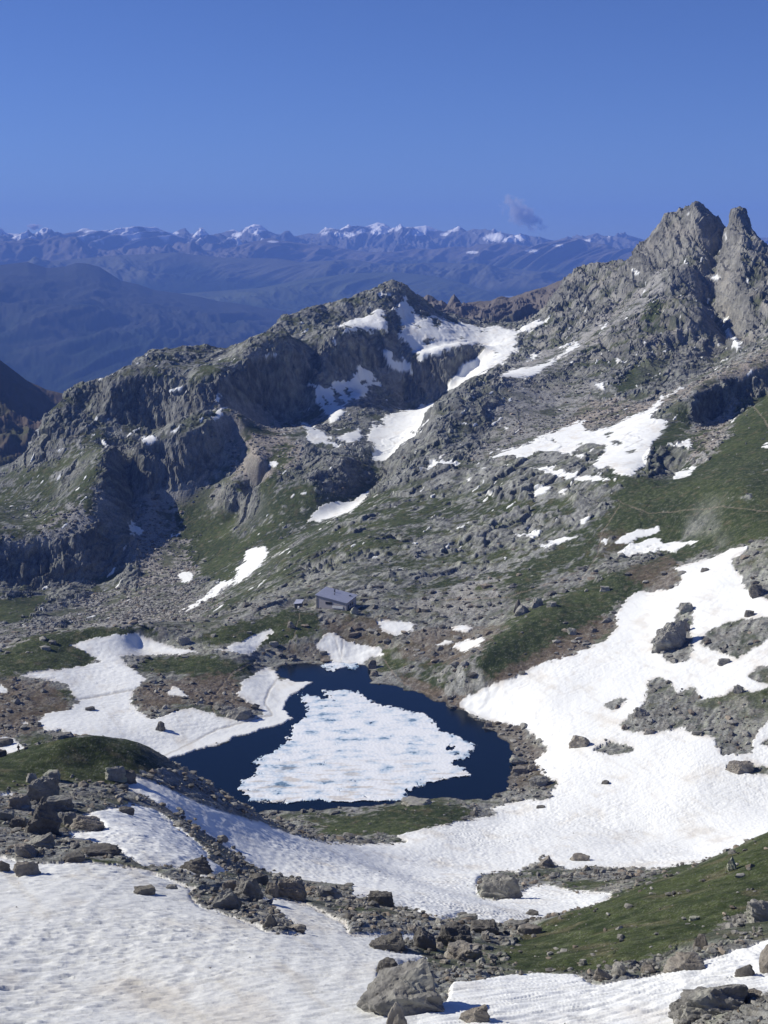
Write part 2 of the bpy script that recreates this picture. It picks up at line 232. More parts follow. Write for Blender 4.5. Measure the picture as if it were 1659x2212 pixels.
# ------------------------------------------------------------------ survey of the relief: x y d (d 'hN' = height N above the lake)
LINES = """
-250 2420 55|150 2400 57|600 2400 57|1000 2400 57|1400 2400 55|1900 2380 52
-250 2212 80|0 2212 80|200 2212 79|400 2212 78|600 2212 77|800 2212 76|1000 2212 76|1200 2212 76|1400 2212 74|1659 2200 70|1900 2190 66
-250 2000 110|0 2000 109|200 2000 108|400 2000 107|600 2010 106|750 2060 99|900 2100 92|1000 2110 90
-250 1870 142|0 1870 140|150 1870 138|300 1885 136|450 1930 128|600 1980 118|700 2010 111
-250 1790 158|0 1800 158|120 1800 160|250 1835 150|380 1870 146|500 1910 140|620 1960 128|760 1990 122|900 2030 114|1010 2070 106
-250 1740 180|0 1740 182|100 1750 182|180 1740 188|260 1740 197|300 1742 201|350 1765 199|400 1790 195|470 1835 187|520 1880 179|560 1910 170|620 1928 162|700 1942 155|800 1960 146|900 1990 135|1000 2022 124|1080 2045 118
150 1790 168|300 1800 168|400 1850 158
350 1730 212|420 1770 213|500 1830 209|580 1880 203|680 1905 197|780 1925 191|880 1955 181|960 1985 168|1040 2010 158
290 1672 221|350 1695 222|430 1730 223|500 1775 223|580 1820 223|680 1860 221|800 1890 218|920 1920 212|1020 1950 203|1100 1985 188
-250 1680 210|-100 1662 215|0 1650 220|60 1640 222|130 1605 226|200 1597 230|290 1605 236|330 1622 241|380 1650 248|450 1697 259|520 1745 273|590 1778 290|650 1798 307
-250 1725 195|0 1700 202|100 1680 212|200 1655 221|270 1710 212
-250 1700 255|0 1668 262|130 1625 265|200 1618 272|290 1630 282|380 1680 290|450 1725 299|520 1772 308|590 1797 316
740 1822 328|850 1828 343|960 1820 350|1060 1800 h6|1150 1790 h6
850 1870 305|1000 1860 h13|1100 1865 h14|1200 1860 h14|1300 1862 h15|1400 1860 h14|1500 1840 h13
900 1900 272|1000 1905 275|1080 1915 268|1180 1900 285|1300 1900 283|1400 1890 285
1060 1950 238|1180 1945 240|1280 1935 248
1150 1990 190|1250 1965 215
-250 1490 h9|0 1550 h7|50 1500 h7|100 1450 h8|100 1580 h6
200 1430 h6|300 1450 h5|400 1480 h4|500 1450 h4|560 1420 h4
200 1520 h4|300 1560 h3|450 1550 h2|560 1540 h1.5|250 1595 h4|0 1620 h7|-250 1630 h8
560 1380 h6|640 1370 h7|700 1385 h5|760 1415 h1.5|850 1400 h5|900 1360 h8|1000 1390 h8|950 1450 h5
380 1540 h3|330 1640 h1
440 1618 h.3|520 1590 h.3|600 1566 h.3|630 1556 h.3|590 1440 h.6|700 1430 h.5|800 1440 h1|860 1478 h1|960 1518 h1|1040 1555 h1.2|1115 1615 h1.2|1125 1660 h1.2|1105 1700 h1
600 1762 h1|700 1752 h1.5|800 1742 h3|860 1733 h4|950 1728 h4|1020 1738 h2.5
700 1800 h6|800 1785 h6|900 1778 h6.5|1000 1770 h5
960 1485 h6|1010 1450 h10|1060 1410 h14|1100 1375 h16|1200 1310 h21|1330 1245 h27|1450 1203 h31|1540 1190 h35
1000 1520 h2.5|1100 1450 h10|1200 1400 h14|1300 1340 h19|1400 1280 h25
1050 1345 h11|1150 1295 h17|1280 1235 h22|1380 1195 h26|1470 1165 h31
1050 1540 h2|1150 1560 h5|1200 1640 h4|1180 1700 h3|1200 1750 h4|1100 1760 h3
1200 1470 h11|1300 1430 h15|1400 1400 h19|1500 1330 h27|1600 1260 h35|1659 1230 h40|1900 1200 h50
1250 1580 h7|1400 1550 h13|1550 1500 h19|1659 1450 h25|1900 1430 h32
1300 1680 h6|1500 1650 h12|1659 1600 h16|1900 1600 h22
1300 1780 h6|1400 1800 h8|1500 1740 h10|1659 1740 h12|1900 1700 h16
1900 1690 165|1750 1755 158|1659 1800 151|1560 1850 147|1450 1895 142|1350 1935 138|1250 1975 133|1160 2012 127|1080 2048 119
1900 1730 200|1659 1835 190|1450 1925 180|1250 1995 170
1900 1740 270|1659 1830 265|1450 1910 240
1659 1900 124|1500 1960 118|1400 2000 113|1250 2050 107|1150 2080 103
1900 1950 112|1659 2000 104|1500 2050 98|1300 2100 93|1200 2120 90|1050 2110 93
1900 2050 92|1659 2090 88|1400 2140 84|1200 2160 82
-250 1440 h9|-100 1425 h9|0 1405 h9|70 1380 h11|180 1363 h12|300 1358 h11|400 1365 h9|470 1352 h9|560 1332 h10|640 1316 h11|690 1312 h11|770 1312 h11|830 1320 h10
-250 1470 640|0 1425 640|180 1385 650|300 1380 650|380 1380 650
150 1400 h9|300 1390 h6|420 1400 h6
650 1290 612|725 1290 622|800 1290 615
0 1345 820|100 1345 810|200 1335 830|300 1335 800|380 1326 780|450 1291 812|520 1240 850|575 1185 900|660 1130 940|750 1090 980|820 1052 1020|835 998 1065|900 925 1150|960 862 1235|1040 785 1330|1110 730 1420
-250 1330 850|-250 1250 940|-250 1180 980|-250 1080 1120
440 1350 645|500 1312 680|570 1250 740|640 1178 800|740 1117 860|840 1052 920|900 992 960|940 935 1000|960 872 1055|1060 812 1130|1150 812 1155|1240 798 1190|1320 760 1220|1370 760 1200
0 1280 900|150 1265 915|300 1300 850|400 1262 895|450 1200 955|500 1120 1010|570 1060 1040
-80 1262 934|0 1255 934|100 1258 937|200 1250 946|290 1205 962
-80 1172 956|0 1172 958|100 1165 961|200 1150 967
0 1060 1110|100 1085 1050|150 1010 1090|60 1120 1010
245 952 1075|225 1020 1035|208 1080 1000|200 1120 980
275 1010 1082|288 1080 1048|292 1160 995|335 1064 1052|400 1048 1050|445 1018 1060|500 945 1095
265 950 1075|330 976 1065|400 962 1063|440 930 1078|500 885 1112|520 900 1105
480 960 1090|520 1000 1065
240 905 1166|330 925 1160|420 905 1146|470 872 1160
240 830 1190|330 815 1190|430 832 1170|480 812 1180
120 960 1140|170 900 1175|200 860 1200
-250 1180 1080|-50 1090 1105|30 1010 1140|75 940 1168|110 885 1185|150 853 1200|200 820 1220|270 797 1240|330 757 1280|400 748 1300|440 746 1305|480 755 1312|530 738 1340|600 693 1380|660 663 1410|692 655 1420|705 668 1425|740 642 1440|790 637 1460|820 618 1480|845 604 1490|875 612 1500|900 638 1510|930 665 1530|960 682 1560|1000 695 1590|1060 700 1600|1100 702 1605|1150 692 1600|1190 660 1605|1215 620 1612|1245 582 1615|1285 570 1610|1325 564 1600|1370 556 1590|1387 524 1575|1405 512 1560|1412 500 1545|1424 480 1538|1438 458 1535|1448 474 1533|1460 458 1530|1474 464 1528|1488 448 1524|1496 446 1522|1504 424 1520|1512 442 1521|1524 452 1522|1534 470 1525|1548 474 1527|1560 498 1530|1572 514 1532
1583 466 1485|1590 452 1482|1600 456 1482|1612 468 1482|1640 500 1482|1659 532 1482|1750 590 1480|1900 640 1480
500 812 1188|560 790 1234|620 770 1254|700 757 1290|760 745 1320|830 722 1368|855 660 1440
500 890 1172|560 872 1223|620 858 1243|680 832 1282|760 797 1313|820 788 1358
400 790 1238|500 790 1215|450 770 1282|600 732 1330|700 700 1372|780 690 1402
720 900 1200|780 850 1270|650 920 1120|550 980 1060|600 1050 1000|500 1050 1030|700 980 1062|760 950 1095
680 1010 1005|620 1030 1010|740 1000 1020|600 1100 965|680 1070 975|500 1200 925
875 690 1432|900 722 1402|1000 740 1412|900 758 1380|1050 752 1412
890 772 1362|960 765 1360|1035 745 1378
880 845 1350|960 828 1350|1030 800 1366|820 900 1215|1020 800 1345
1000 960 985|1100 900 1040|1200 880 1075|1300 860 1080|1050 1000 900
1100 1020 850|1200 1020 805|1300 960 880|1400 950 850|1350 1035 740|1440 880 985
950 1080 830|1000 1110 775|1200 1100 735|1400 1100 690|1300 1150 670
800 1160 730|900 1180 710|1000 1200 690|1200 1200 652|760 1240 665|900 1260 640
900 1330 h9|1000 1300 600|1100 1280 600
1500 1050 705|1600 1050 670|1659 1000 720|1900 980 730|1659 1130 610|1560 1130 630|1900 1120 640
1560 1210 575|1659 1190 570|1470 1230 580
1480 960 840|1560 930 860|1659 860 890|1900 820 900
1650 800 1000|1580 812 990|1540 835 970|1505 865 945|1490 895 925
1650 848 992|1580 865 976|1535 898 955|1500 918 932
1450 970 820|1490 970 800|1440 1020 780|1500 1010 770
1450 830 1085|1500 850 1030|1560 800 1090|1659 740 1140|1900 700 1180
1350 800 1150|1300 830 1110|1380 860 1060
1150 770 1320|1250 735 1330|1330 680 1380|1400 640 1400|1440 590 1430
1180 710 1450|1250 670 1470|1320 630 1490|1380 600 1480
1495 628 1330|1470 680 1285|1430 730 1230|1400 790 1150|1380 820 1120
1520 660 1310|1510 740 1240|1500 810 1120
1545 640 1420|1552 700 1350|1575 735 1285|1560 770 1200
1450 560 1470|1500 560 1450|1540 580 1450|1560 540 1490
1600 560 1410|1640 600 1390|1610 640 1330|1640 690 1270|1600 720 1230
1420 560 1490|1480 500 1500
"""
cu, cv, ct = [], [], []
def add_pt(x, y, d):
    u, t = pix2ray(x, y)
    cu.append(float(u)); ct.append(float(t)); cv.append(math.log(d))
def dval(tok, x, y):
    if tok[0] == 'h':
        return (HS - float(tok[1:])) / -float(pix2ray(x, y)[1])
    return float(tok)
sky_line = []
for ln in LINES.strip().splitlines():
    pts = []
    for q in ln.split('|'):
        a, b, c = q.split()
        pts.append((float(a), float(b), dval(c, float(a), float(b))))
    if pts[-1][0] >= 1900: add_pt(pts[-1][0] + 330, pts[-1][1], pts[-1][2]); add_pt(pts[-1][0] + 700, pts[-1][1], pts[-1][2])
    if pts[0][0] >= 1900: add_pt(pts[0][0] + 330, pts[0][1], pts[0][2]); add_pt(pts[0][0] + 700, pts[0][1], pts[0][2])
    if pts[0][0] <= -250: add_pt(pts[0][0] - 330, pts[0][1], pts[0][2]); add_pt(pts[0][0] - 700, pts[0][1], pts[0][2])
    for i, p in enumerate(pts):
        add_pt(*p)
        if i + 1 < len(pts):
            q = pts[i + 1]
            L = math.hypot(q[0] - p[0], q[1] - p[1])
            if L < 130:
                n = int(L // 26)
                for k in range(1, n + 1):
                    w = k / (n + 1)
                    add_pt(p[0] + (q[0] - p[0]) * w, p[1] + (q[1] - p[1]) * w, math.exp(math.log(p[2]) * (1 - w) + math.log(q[2]) * w))
    if '845 604' in ln or '1592 453' in ln:      # beyond the skyline the ground falls away
        for p in pts:
            for k, dy in ((1.05, 26), (1.14, 90)):
                add_pt(p[0], p[1] + dy, p[2] * k)
for x in range(-250, 1901, 200):
    add_pt(x, 1000, 2100); add_pt(x, 1150, 2700); add_pt(x, 2900, 38)
cu, cv, ct = map(np.array, (cu, cv, ct))
key = np.round(cu * 4000).astype(np.int64) * 100000 + np.round(cv * 900).astype(np.int64)
_, ix = np.unique(key, return_index=True)
cu, cv, ct = cu[ix], cv[ix], ct[ix]
N = len(cu)
KU = 1.9                       # azimuth weighs more than distance
def rk(du, dv): return np.sqrt((du * KU) ** 2 + dv ** 2 + 1e-5)
A = np.zeros((N + 3, N + 3))
A[:N, :N] = -rk(cu[:, None] - cu[None], cv[:, None] - cv[None])
A[np.arange(N), np.arange(N)] += 0.0015
A[:N, N] = 1; A[:N, N + 1] = cu; A[:N, N + 2] = cv
A[N:, :N] = A[:N, N:].T
sol = np.linalg.solve(A, np.concatenate([ct, np.zeros(3)]))

UMAX = 0.395
NU = 1180
segs = [(40, 62, 26), (62, 350, 900), (350, 620, 480), (620, 1640, 900), (1640, 2700, 40)]
vs = []
for a, b, n in segs:
    vs.append(np.linspace(math.log(a), math.log(b), n, endpoint=False))
vs = np.concatenate(vs + [np.array([math.log(2700)])])
NV = len(vs)
us = np.linspace(-UMAX, UMAX, NU)
# coarse evaluation, then cubic resampling in index space
STEP = 2
cui = np.arange(-STEP, NU + 2 * STEP, STEP); cvi = np.arange(-STEP, NV + 2 * STEP, STEP)
cus = np.interp(cui, np.arange(NU), us); cus[0] = us[0] - (us[1] - us[0]) * STEP
cvs = np.interp(cvi, np.arange(NV), vs); cvs[0] = vs[0] - (vs[1] - vs[0]) * STEP
ex = cui > NU - 1; cus[ex] = us[-1] + (cui[ex] - NU + 1) * (us[1] - us[0])
ex = cvi > NV - 1; cvs[ex] = vs[-1] + (cvi[ex] - NV + 1) * (vs[-1] - vs[-2])
CT = np.zeros((len(cvs), len(cus)), np.float32)
cuf, cvf, wf = cu.astype(np.float32), cv.astype(np.float32), sol[:N].astype(np.float64)
for j, v in enumerate(cvs):
    r = np.sqrt(((cus[:, None] - cuf[None]) * KU) ** 2 + ((v - cvf) ** 2)[None] + 1e-5)
    CT[j] = -(r @ wf) + sol[N] + sol[N + 1] * cus + sol[N + 2] * v
def cubic(M, axis, n):
    pos = np.arange(n) / STEP + 1
    i = np.floor(pos).astype(int); f = (pos - i).astype(np.float32)
    i = np.clip(i, 1, M.shape[axis] - 3); 
    g = [np.take(M, i + k, axis=axis) for k in (-1, 0, 1, 2)]
    sh = [1, 1]; sh[axis] = -1
    f = f.reshape(sh)
    # uniform B-spline: smooth, no ringing
    return ((1 - f) ** 3 * g[0] + (3 * f ** 3 - 6 * f ** 2 + 4) * g[1] + (-3 * f ** 3 + 3 * f ** 2 + 3 * f + 1) * g[2] + f ** 3 * g[3]) / 6
TB = cubic(cubic(CT, 0, NV), 1, NU)               # slope field on the grid [v, u]
UU = us[None, :].astype(np.float32) * np.ones((NV, 1), np.float32)
D = np.exp(vs)[:, None].astype(np.float32) * S
X = np.sin(UU) * D; Y = np.cos(UU) * D
D = D * np.ones((1, NU), np.float32)
ZB = H + TB * D
print('base relief', N, TB.shape, round(time.time() - T0, 1))

# lake: outline on z = 0
def on_level(pts, z=0.0):
    u, t = pix2ray(pts[:, 0], pts[:, 1])
    d = (H - z) / -t
    return np.stack([np.sin(u) * d, np.cos(u) * d], 1)
def inside(poly, x, y):
    r = np.zeros(x.shape, bool)
    n = len(poly)
    for i in range(n):
        x1, y1 = poly[i]; x2, y2 = poly[(i + 1) % n]
        if y1 == y2: continue
        c = ((y1 > y) != (y2 > y)) & (x < (x2 - x1) * (y - y1) / (y2 - y1) + x1)
        r ^= c
    return r
def dist_poly(poly, x, y):
    best = np.full(x.shape, 1e9, np.float32)
    n = len(poly)
    for i in range(n):
        x1, y1 = poly[i]; x2, y2 = poly[(i + 1) % n]
        ex_, ey_ = x2 - x1, y2 - y1
        k = np.clip(((x - x1) * ex_ + (y - y1) * ey_) / (ex_ ** 2 + ey_ ** 2 + 1e-9), 0, 1)
        best = np.minimum(best, np.hypot(x - x1 - k * ex_, y - y1 - k * ey_))
    return best
LW = on_level(LAKE)
sel = (X > LW[:, 0].min() - 40) & (X < LW[:, 0].max() + 40) & (Y > LW[:, 1].min() - 40) & (Y < LW[:, 1].max() + 40)
lx, ly = X[sel], Y[sel]
jx = fbm(lx / 9, ly / 9, 3, 41) * 2.2; jy = fbm(lx / 9, ly / 9, 3, 57) * 2.2
sdl = dist_poly(LW, lx + jx, ly + jy) * np.where(inside(LW, lx + jx, ly + jy), -1, 1)
SD = np.full(X.shape, 99.0, np.float32); SD[sel] = sdl
zo = np.maximum(ZB, 0.25)
w = sstep(0, 22, SD)
shore = 0.12 + np.clip(SD, 0, 30) * 0.06
ZB = np.where(SD > 90, ZB, np.where(SD > 0, shore * (1 - w) + zo * w, -0.05 - np.minimum(6, -SD * 0.3)))
near_lake = (SD < 40)
TB = (ZB - H) / D

# ------------------------------------------------------------------ masks: which ground cover lies where
PX, PY = ray2pix(UU, TB)
VIS = TB >= np.maximum.accumulate(TB, axis=0) - 0.0035
RX0, RY0, RW, RH = -260, 380, 2200, 2160
def fill(R, poly, val, mode='max'):
    x0 = max(0, int(poly[:, 0].min() - RX0) - 1); x1 = min(RW, int(poly[:, 0].max() - RX0) + 2)
    y0 = max(0, int(poly[:, 1].min() - RY0) - 1); y1 = min(RH, int(poly[:, 1].max() - RY0) + 2)
    if x1 <= x0 or y1 <= y0: return
    gx, gy = np.meshgrid(np.arange(x0, x1) + RX0 + 0.5, np.arange(y0, y1) + RY0 + 0.5)
    m = inside(poly, gx, gy)
    sub = R[y0:y1, x0:x1]
    if mode == 'max': sub[m] = np.maximum(sub[m], val)
    else: sub[m] = val
def stroke(R, line, wd, val=1.0):
    for (x1, y1), (x2, y2) in zip(line[:-1], line[1:]):
        L = math.hypot(x2 - x1, y2 - y1) + 1e-6
        nx, ny = -(y2 - y1) / L * wd / 2, (x2 - x1) / L * wd / 2
        fill(R, np.array([[x1 + nx, y1 + ny], [x2 + nx, y2 + ny], [x2 - nx, y2 - ny], [x1 - nx, y1 - ny]]), val)
def blur(R, r):
    for ax in (0, 1):
        for _ in range(2):
            c = np.cumsum(np.pad(R, [(r + 1, r) if a == ax else (0, 0) for a in (0, 1)], mode='edge'), axis=ax, dtype=np.float64)
            n = R.shape[ax]
            R = ((np.take(c, np.arange(2 * r + 1, 2 * r + 1 + n), axis=ax) - np.take(c, np.arange(0, n), axis=ax)) / (2 * r + 1)).astype(np.float32)
    return R
def newR(): return np.zeros((RH, RW), np.float32)
def sample(R, x, y):
    xi = np.clip((x - RX0).astype(np.int32), 0, RW - 1); yi = np.clip((y - RY0).astype(np.int32), 0, RH - 1)
    return R[yi, xi]

# ragged edges: shift the lookup by noise that belongs to the ground (metres), sized by distance
far = np.clip(D / (900 * S), 0.15, 1.4)
sc = np.where(D < 300 * S, 2.2, np.where(D < 620 * S, 4.0, 9.0)).astype(np.float32)
e1 = fbm(X / sc, Y / sc, 4, 3, 0.6); e2 = fbm(X / sc, Y / sc, 4, 23, 0.6)
amp = np.where(D < 300 * S, 3.5, np.where(D < 620 * S, 5.5, 7.0)).astype(np.float32)
QX, QY = PX + e1 * amp, PY + e2 * amp * 0.6
# softer for the broad vegetation zones
GX_, GY_ = PX + e1 * amp * 3, PY + e2 * amp * 2

snow_ids = {}
SN = np.zeros(X.shape, np.float32); SID = np.zeros(X.shape, np.int8); SOFT = np.zeros(X.shape, np.float32); WIDE = np.zeros(X.shape, np.float32)
for k, (nm, polys) in enumerate(SNOW.items()):
    R = newR()
    for p in polys: fill(R, p, 1.0)
    if nm == 'right_field':
        for p in RHOLES: fill(R, p, 0.0, 'set')
    if nm == 'high':
        for p in HHOLES: fill(R, p, 0.0, 'set')
    WIDE = np.maximum(WIDE, sample(blur(R, 6), PX, PY) * VIS)
    R = blur(R, 1)
    m = sample(R, QX, QY) * VIS
    if nm == 'fore': m = m * (D < np.where(PX < 760, 204, 150) * S)
    if nm == 'right_field': m = m * (D > np.where(PX < 760, 198, 152) * S)
    if nm in ('basin', 'shore'): m = m * (D > 300 * S)
    if nm == 'high': m = m * (D > 560 * S)
    if nm == 'fore' or nm == 'right_field': SOFT = np.maximum(SOFT, np.clip(sample(blur(R, 7), QX, QY) * 2 - 1, 0, 1) * VIS)
    SID = np.where(m > SN, k + 1, SID).astype(np.int8)
    SN = np.maximum(SN, m)
def layer(lst, r, x, y):
    R = newR()
    for p, wgt in lst: fill(R, p, wgt)
    return sample(blur(R, r), x, y) * VIS
GR = layer(GRASS, 6, GX_, GY_)
SC = layer(SCREE, 6, GX_, GY_)
BR = layer(BROWN, 6, GX_, GY_)
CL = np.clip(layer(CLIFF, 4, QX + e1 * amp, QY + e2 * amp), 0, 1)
R = newR()
for p, wd in PATHS: stroke(R, p, wd * .75)
PA = sample(R, PX + e1 * 1.5, PY + e2 * 1.2) * VIS * (D > 400 * S)
R = newR()
for p, wd in TRACKS: stroke(R, p, wd)
TR = sample(blur(R, 1), PX + e1 * 1.2, PY + e2 * 0.8) * VIS * (D > 300 * S)
del R
print('masks', round(time.time() - T0, 1))

# slope of the base relief, used for rock / debris
dv_ = np.gradient(ZB, axis=0) / np.maximum(np.gradient(D, axis=0), 1e-3)
du_ = np.gradient(ZB, axis=1) / (D * (us[1] - us[0]))
slope = np.hypot(dv_, du_)
steep = sstep(0.55, 1.1, slope)
# ground cover noise patches
sa0, ca0 = sin(radians(66)), cos(radians(66))
pn = fbm(X / 26, Y / 26, 4, 71)
pn2 = fbm(X / 6, Y / 6, 4, 91)
nearz = D < 620 * S
ns0 = fbm((X * ca0 + Y * sa0) / 14, (-X * sa0 + Y * ca0) / 2.6, 4, 233)
cutg = np.where(nearz, 0, .25) * sstep(.0, .7, ns0) * (1 - .8 * sstep(.7, .95, GR))
gbase = GR + 0.45 * pn
grass = np.clip(sstep(0.32, 0.62, gbase + np.where(nearz, .22, .36) * pn2 - cutg), 0, 1)
grass_r = np.clip(sstep(0.25, 0.55, gbase + .15 * pn2), 0, 1)
amb = np.where(nearz, 0.33, 0.37) + 0.5 * pn + 0.35 * pn2        # thin turf between the rocks everywhere
grass = np.maximum(grass, sstep(0.25, 0.7, amb) * 0.8)
grass *= (1 - steep) * (1 - .75 * CL)
hid = ~VIS
grass = np.where(hid & (slope < .5), np.maximum(grass, 0.6), grass)
grass_r = np.maximum(grass_r * (1 - steep) * (1 - .75 * CL), grass)
scree = np.clip(SC * (1 - steep * .6), 0, 1.3) * (1 - grass * .6)
xs_ = fbm((X * ca0 + Y * sa0) / 26, (-X * sa0 + Y * ca0) / 7, 4, 351)
xtra = sstep(.93, .98, xs_ + .25 * sstep(.1, .6, pn)) * (slope < .75) * (D > 700 * S) * (D < 1500 * S) * VIS * (GR < .8)
SN = np.maximum(SN, xtra); SID = np.where((xtra > .3) & (SID == 0), list(SNOW).index('high') + 1, SID).astype(np.int8)
snow = SN * (SD > -0.5)
snow_hard = sstep(0.35, 0.65, snow)
SNW = np.where(D < 300 * S, np.minimum(1, SOFT), snow)
rock = np.clip(1 - grass_r - scree, 0, 1)

# ------------------------------------------------------------------ small relief
cellu = D * (us[1] - us[0])
cellv = np.gradient(D, axis=0)
cell = np.maximum(cellu, cellv * 0.45)
sa, ca = sin(radians(66)), cos(radians(66))
AL = X * ca + Y * sa; AC = -X * sa + Y * ca          # along / across the strata of the slabs
rough = (0.10 + 1.1 * rock + .15 * np.clip(scree, 0, 1)) * (1 - snow_hard)
rough = np.clip(rough + steep * 0.5 * (1 - snow_hard), 0, 1.6)
farw = sstep(520 * S, 760 * S, D)
peak0 = sstep(1080 * S, 1250 * S, D) * sstep(0.07, 0.15, UU)
sky0 = sstep(1150 * S, 1400 * S, D)
rough_w = ((0.30 + 0.9 * rock) + steep * .5) * (1 - .75 * sstep(0.05, .8, WIDE))
rough *= 1 - .6 * sstep(.02, .6, WIDE)
edge = np.where(D < 330 * S, 1 - .9 * sstep(0.0, .5, WIDE), 1.0).astype(np.float32)
scf = (1 - .8 * farw * np.clip(SC, 0, 1)) * (1 - .55 * peak0)
rough = rough * edge * scf
rough_w = rough_w * (1 - .6 * farw * np.clip(SC, 0, 1)) * (1 - .75 * grass)
disp = np.zeros(X.shape, np.float32)
warp = fbm(X / 60, Y / 60, 3, 5) * 14
QAx = X + ZB * .6; QAy = Y + ZB * 1.1               # cliffs need the height in the pattern too
AL = QAx * ca + QAy * sa; AC = -QAx * sa + QAy * ca
tone = np.zeros(X.shape, np.float32)
mid = sstep(.15, .6, UU * 0 + fbm(X / 140, Y / 140, 2, 15) + .3)
for lam, a in ((150, 7.0), (75, 6.0), (36, 3.6), (17, 2.0), (8, 1.05), (4.2, 0.55), (2.2, 0.3), (1.2, 0.17)):
    lod = np.clip((lam / cell - 1.6) / 2.0, 0, 1)
    if lam > 20:
        lod = lod * farw * (np.clip(rough_w, .05, 1.4) + 0.06)
    else:
        lod = lod * np.where(lam > 5, farw * 0.8 + 0.2, 1) * rough
    if not np.any(lod > 0): continue
    iso = 1 - 2.2 * np.abs(perlin((QAx + warp) / lam, (QAy - warp) / lam, 11 + lam))
    wl = perlin(QAx / lam, QAy / lam, 77 + lam) * 0.35
    cl, tn = cells((AL + warp) / (lam * 3.6) + wl, (AC + warp) / (lam * 0.8) + wl, int(lam) + 2)
    disp += ((0.42 if lam > 10 else .22) * (iso - .3) + 0.8 * cl).astype(np.float32) * (a * 0.62 * lod)
    if lam < 40: tone += (tn - .5) * lod / np.maximum(rough, .3) * (.5 if lam > 5 else .8)
crag = farw * np.clip(peak0 * 1.0 + steep * .55 + sky0 * .5 + CL * .6, 0, 1.25) * (1 - .8 * sstep(.1, .8, WIDE)) * (1 - .9 * np.clip(SC, 0, 1))
LX = X + ZB * .6
for lam, a in ((80, 4.0), (38, 4.6), (18, 3.4), (9, 1.9), (5, 1.1)):
    lod = np.clip((lam / cell - 1.6) / 2.0, 0, 1)
    w_ = perlin(X / (lam * 2), Y / (lam * 2), 171 + lam) * .8
    r1 = 1 - 2.4 * np.abs(perlin(LX / lam + w_, (Y + ZB * .5) / (lam * 6.0) + w_ * .6, 181 + lam))
    cl, tn = cells(LX / (lam * .8) + w_, (Y + 1.5 * ZB) / (lam * 5.5), int(lam) + 90)
    disp += (r1 * .62 + cl * .75 - .5) * a * lod * crag * .75
    tone += (tn - .5) * lod * crag * .35
# blocky debris on scree and open ground
for lam, a in ((4.6, 0.55), (2.4, 0.34), (1.3, 0.2)):
    lod = np.clip((lam / cell - 1.2) / 1.5, 0, 1) * (1 - snow_hard)
    cl, tn = cells(QAx / lam, QAy / lam, 60 + int(lam))
    disp += np.maximum(cl, -.15) * a * lod * np.where(D < 300 * S, .6, 1) * edge * (0.25 + 1.0 * np.clip(scree + 0.5 * rock, 0, 1)) * (1 - .6 * farw)
    tone += (tn - .5) * lod * np.clip(scree, 0, 1) * (.8 - .68 * farw)
# grass hummocks
for lam, a in ((9.0, 0.45), (3.0, 0.14), (1.2, .05)):
    lod = np.clip((lam / cell - 1.5) / 1.5, 0, 1)
    disp += perlin(X / lam, Y / lam, 77 + lam) * a * lod * grass * (1 - snow_hard)
# snow: soft swells, sun cups and wind ripples
SNWIDE = np.where(D < 300 * S, sstep(.35, 1, WIDE), snow_hard)
sw = perlin(X / 38, Y / 38, 121) * 0.7 + perlin(X / 14, Y / 20, 122) * 0.30
disp += sw * SNWIDE * (1 - 0.4 * farw)
cupm = .75 + .5 * sstep(-.5, .6, fbm(X / 30, Y / 45, 3, 141))
for (la, lb, a) in ((9, 3.0, 0.10), (3.4, 1.0, 0.10), (3.0, .55, .13), (2.0, .38, .10)):
    lod = np.clip((lb / (cell * .8) - 1.0) / 1.2, 0, 1)
    wv = warp * 0.25
    cup = np.abs(perlin((X + wv) / la, (Y - 0.25 * X + wv) / lb, 131 + la))
    disp -= cup * 2.0 * a * lod * snow_hard * cupm
disp += sstep(.15, 1.0, SNW) * np.where(D < 620 * S, 0.30, 0.6)
disp -= TR * 0.45 * snow_hard
disp -= PA * 0.25
# keep the shore where it was surveyed
damp = np.where(near_lake, sstep(0, 18, SD) * 0.85 + 0.15, 1.0)
disp = disp * damp
nn = np.sqrt(1 + slope ** 2)
kn = .7 * sstep(.35, .9, slope) * (1 - snow_hard) * sstep(60, 90, SD)
nr = -dv_ / nn * disp * kn; nt_ = -du_ / nn * disp * kn
X = X + nr * np.sin(UU) + nt_ * np.cos(UU)
Y = Y + nr * np.cos(UU) - nt_ * np.sin(UU)
Z = ZB + disp * (1 - kn + kn / nn)
Z = np.where((SD > 0) & near_lake, np.maximum(Z, 0.08 + 0.02 * np.clip(SD, 0, 10) + 0.3 * snow_hard), Z)
Z = np.where(SD <= 0, np.minimum(Z, -0.05 + SD * 0.1), Z).astype(np.float32)
PADS = []
def pad(x, y, d, half, back, front, runout=0):
    """level ground under a building and an open slope before it"""
    global Z
    u, t = pix2ray(x, y); u = float(u); z = H + float(t) * d
    cx, cy = sin(u) * d, cos(u) * d
    lat = (X - cx) * cos(u) - (Y - cy) * sin(u); dep_ = (X - cx) * sin(u) + (Y - cy) * cos(u)
    lim = z - .15 + .08 * np.clip(-dep_ - runout, 0, 60)
    k = sstep(half + 9, half, np.abs(lat)) * sstep(back + 6, back, dep_) * sstep(-front, -front * .6, dep_)
    Z = np.where(k > 0, Z + (np.minimum(Z, lim) - Z) * k, Z)
    flat_ = k * (dep_ > -1 - runout)
    Z = np.where(flat_ > 0, Z + (z - .5 - Z) * flat_, Z)
pad(722, 1310.5, 600 * S, 13, 14, 45, 7.5)
pad(646, 1313, 607 * S, 4, 5, 14, 3)
Z = Z.astype(np.float32)
TZ = (Z - H) / D
TMAX = np.maximum.accumulate(TZ, axis=0)
print('relief', round(time.time() - T0, 1))

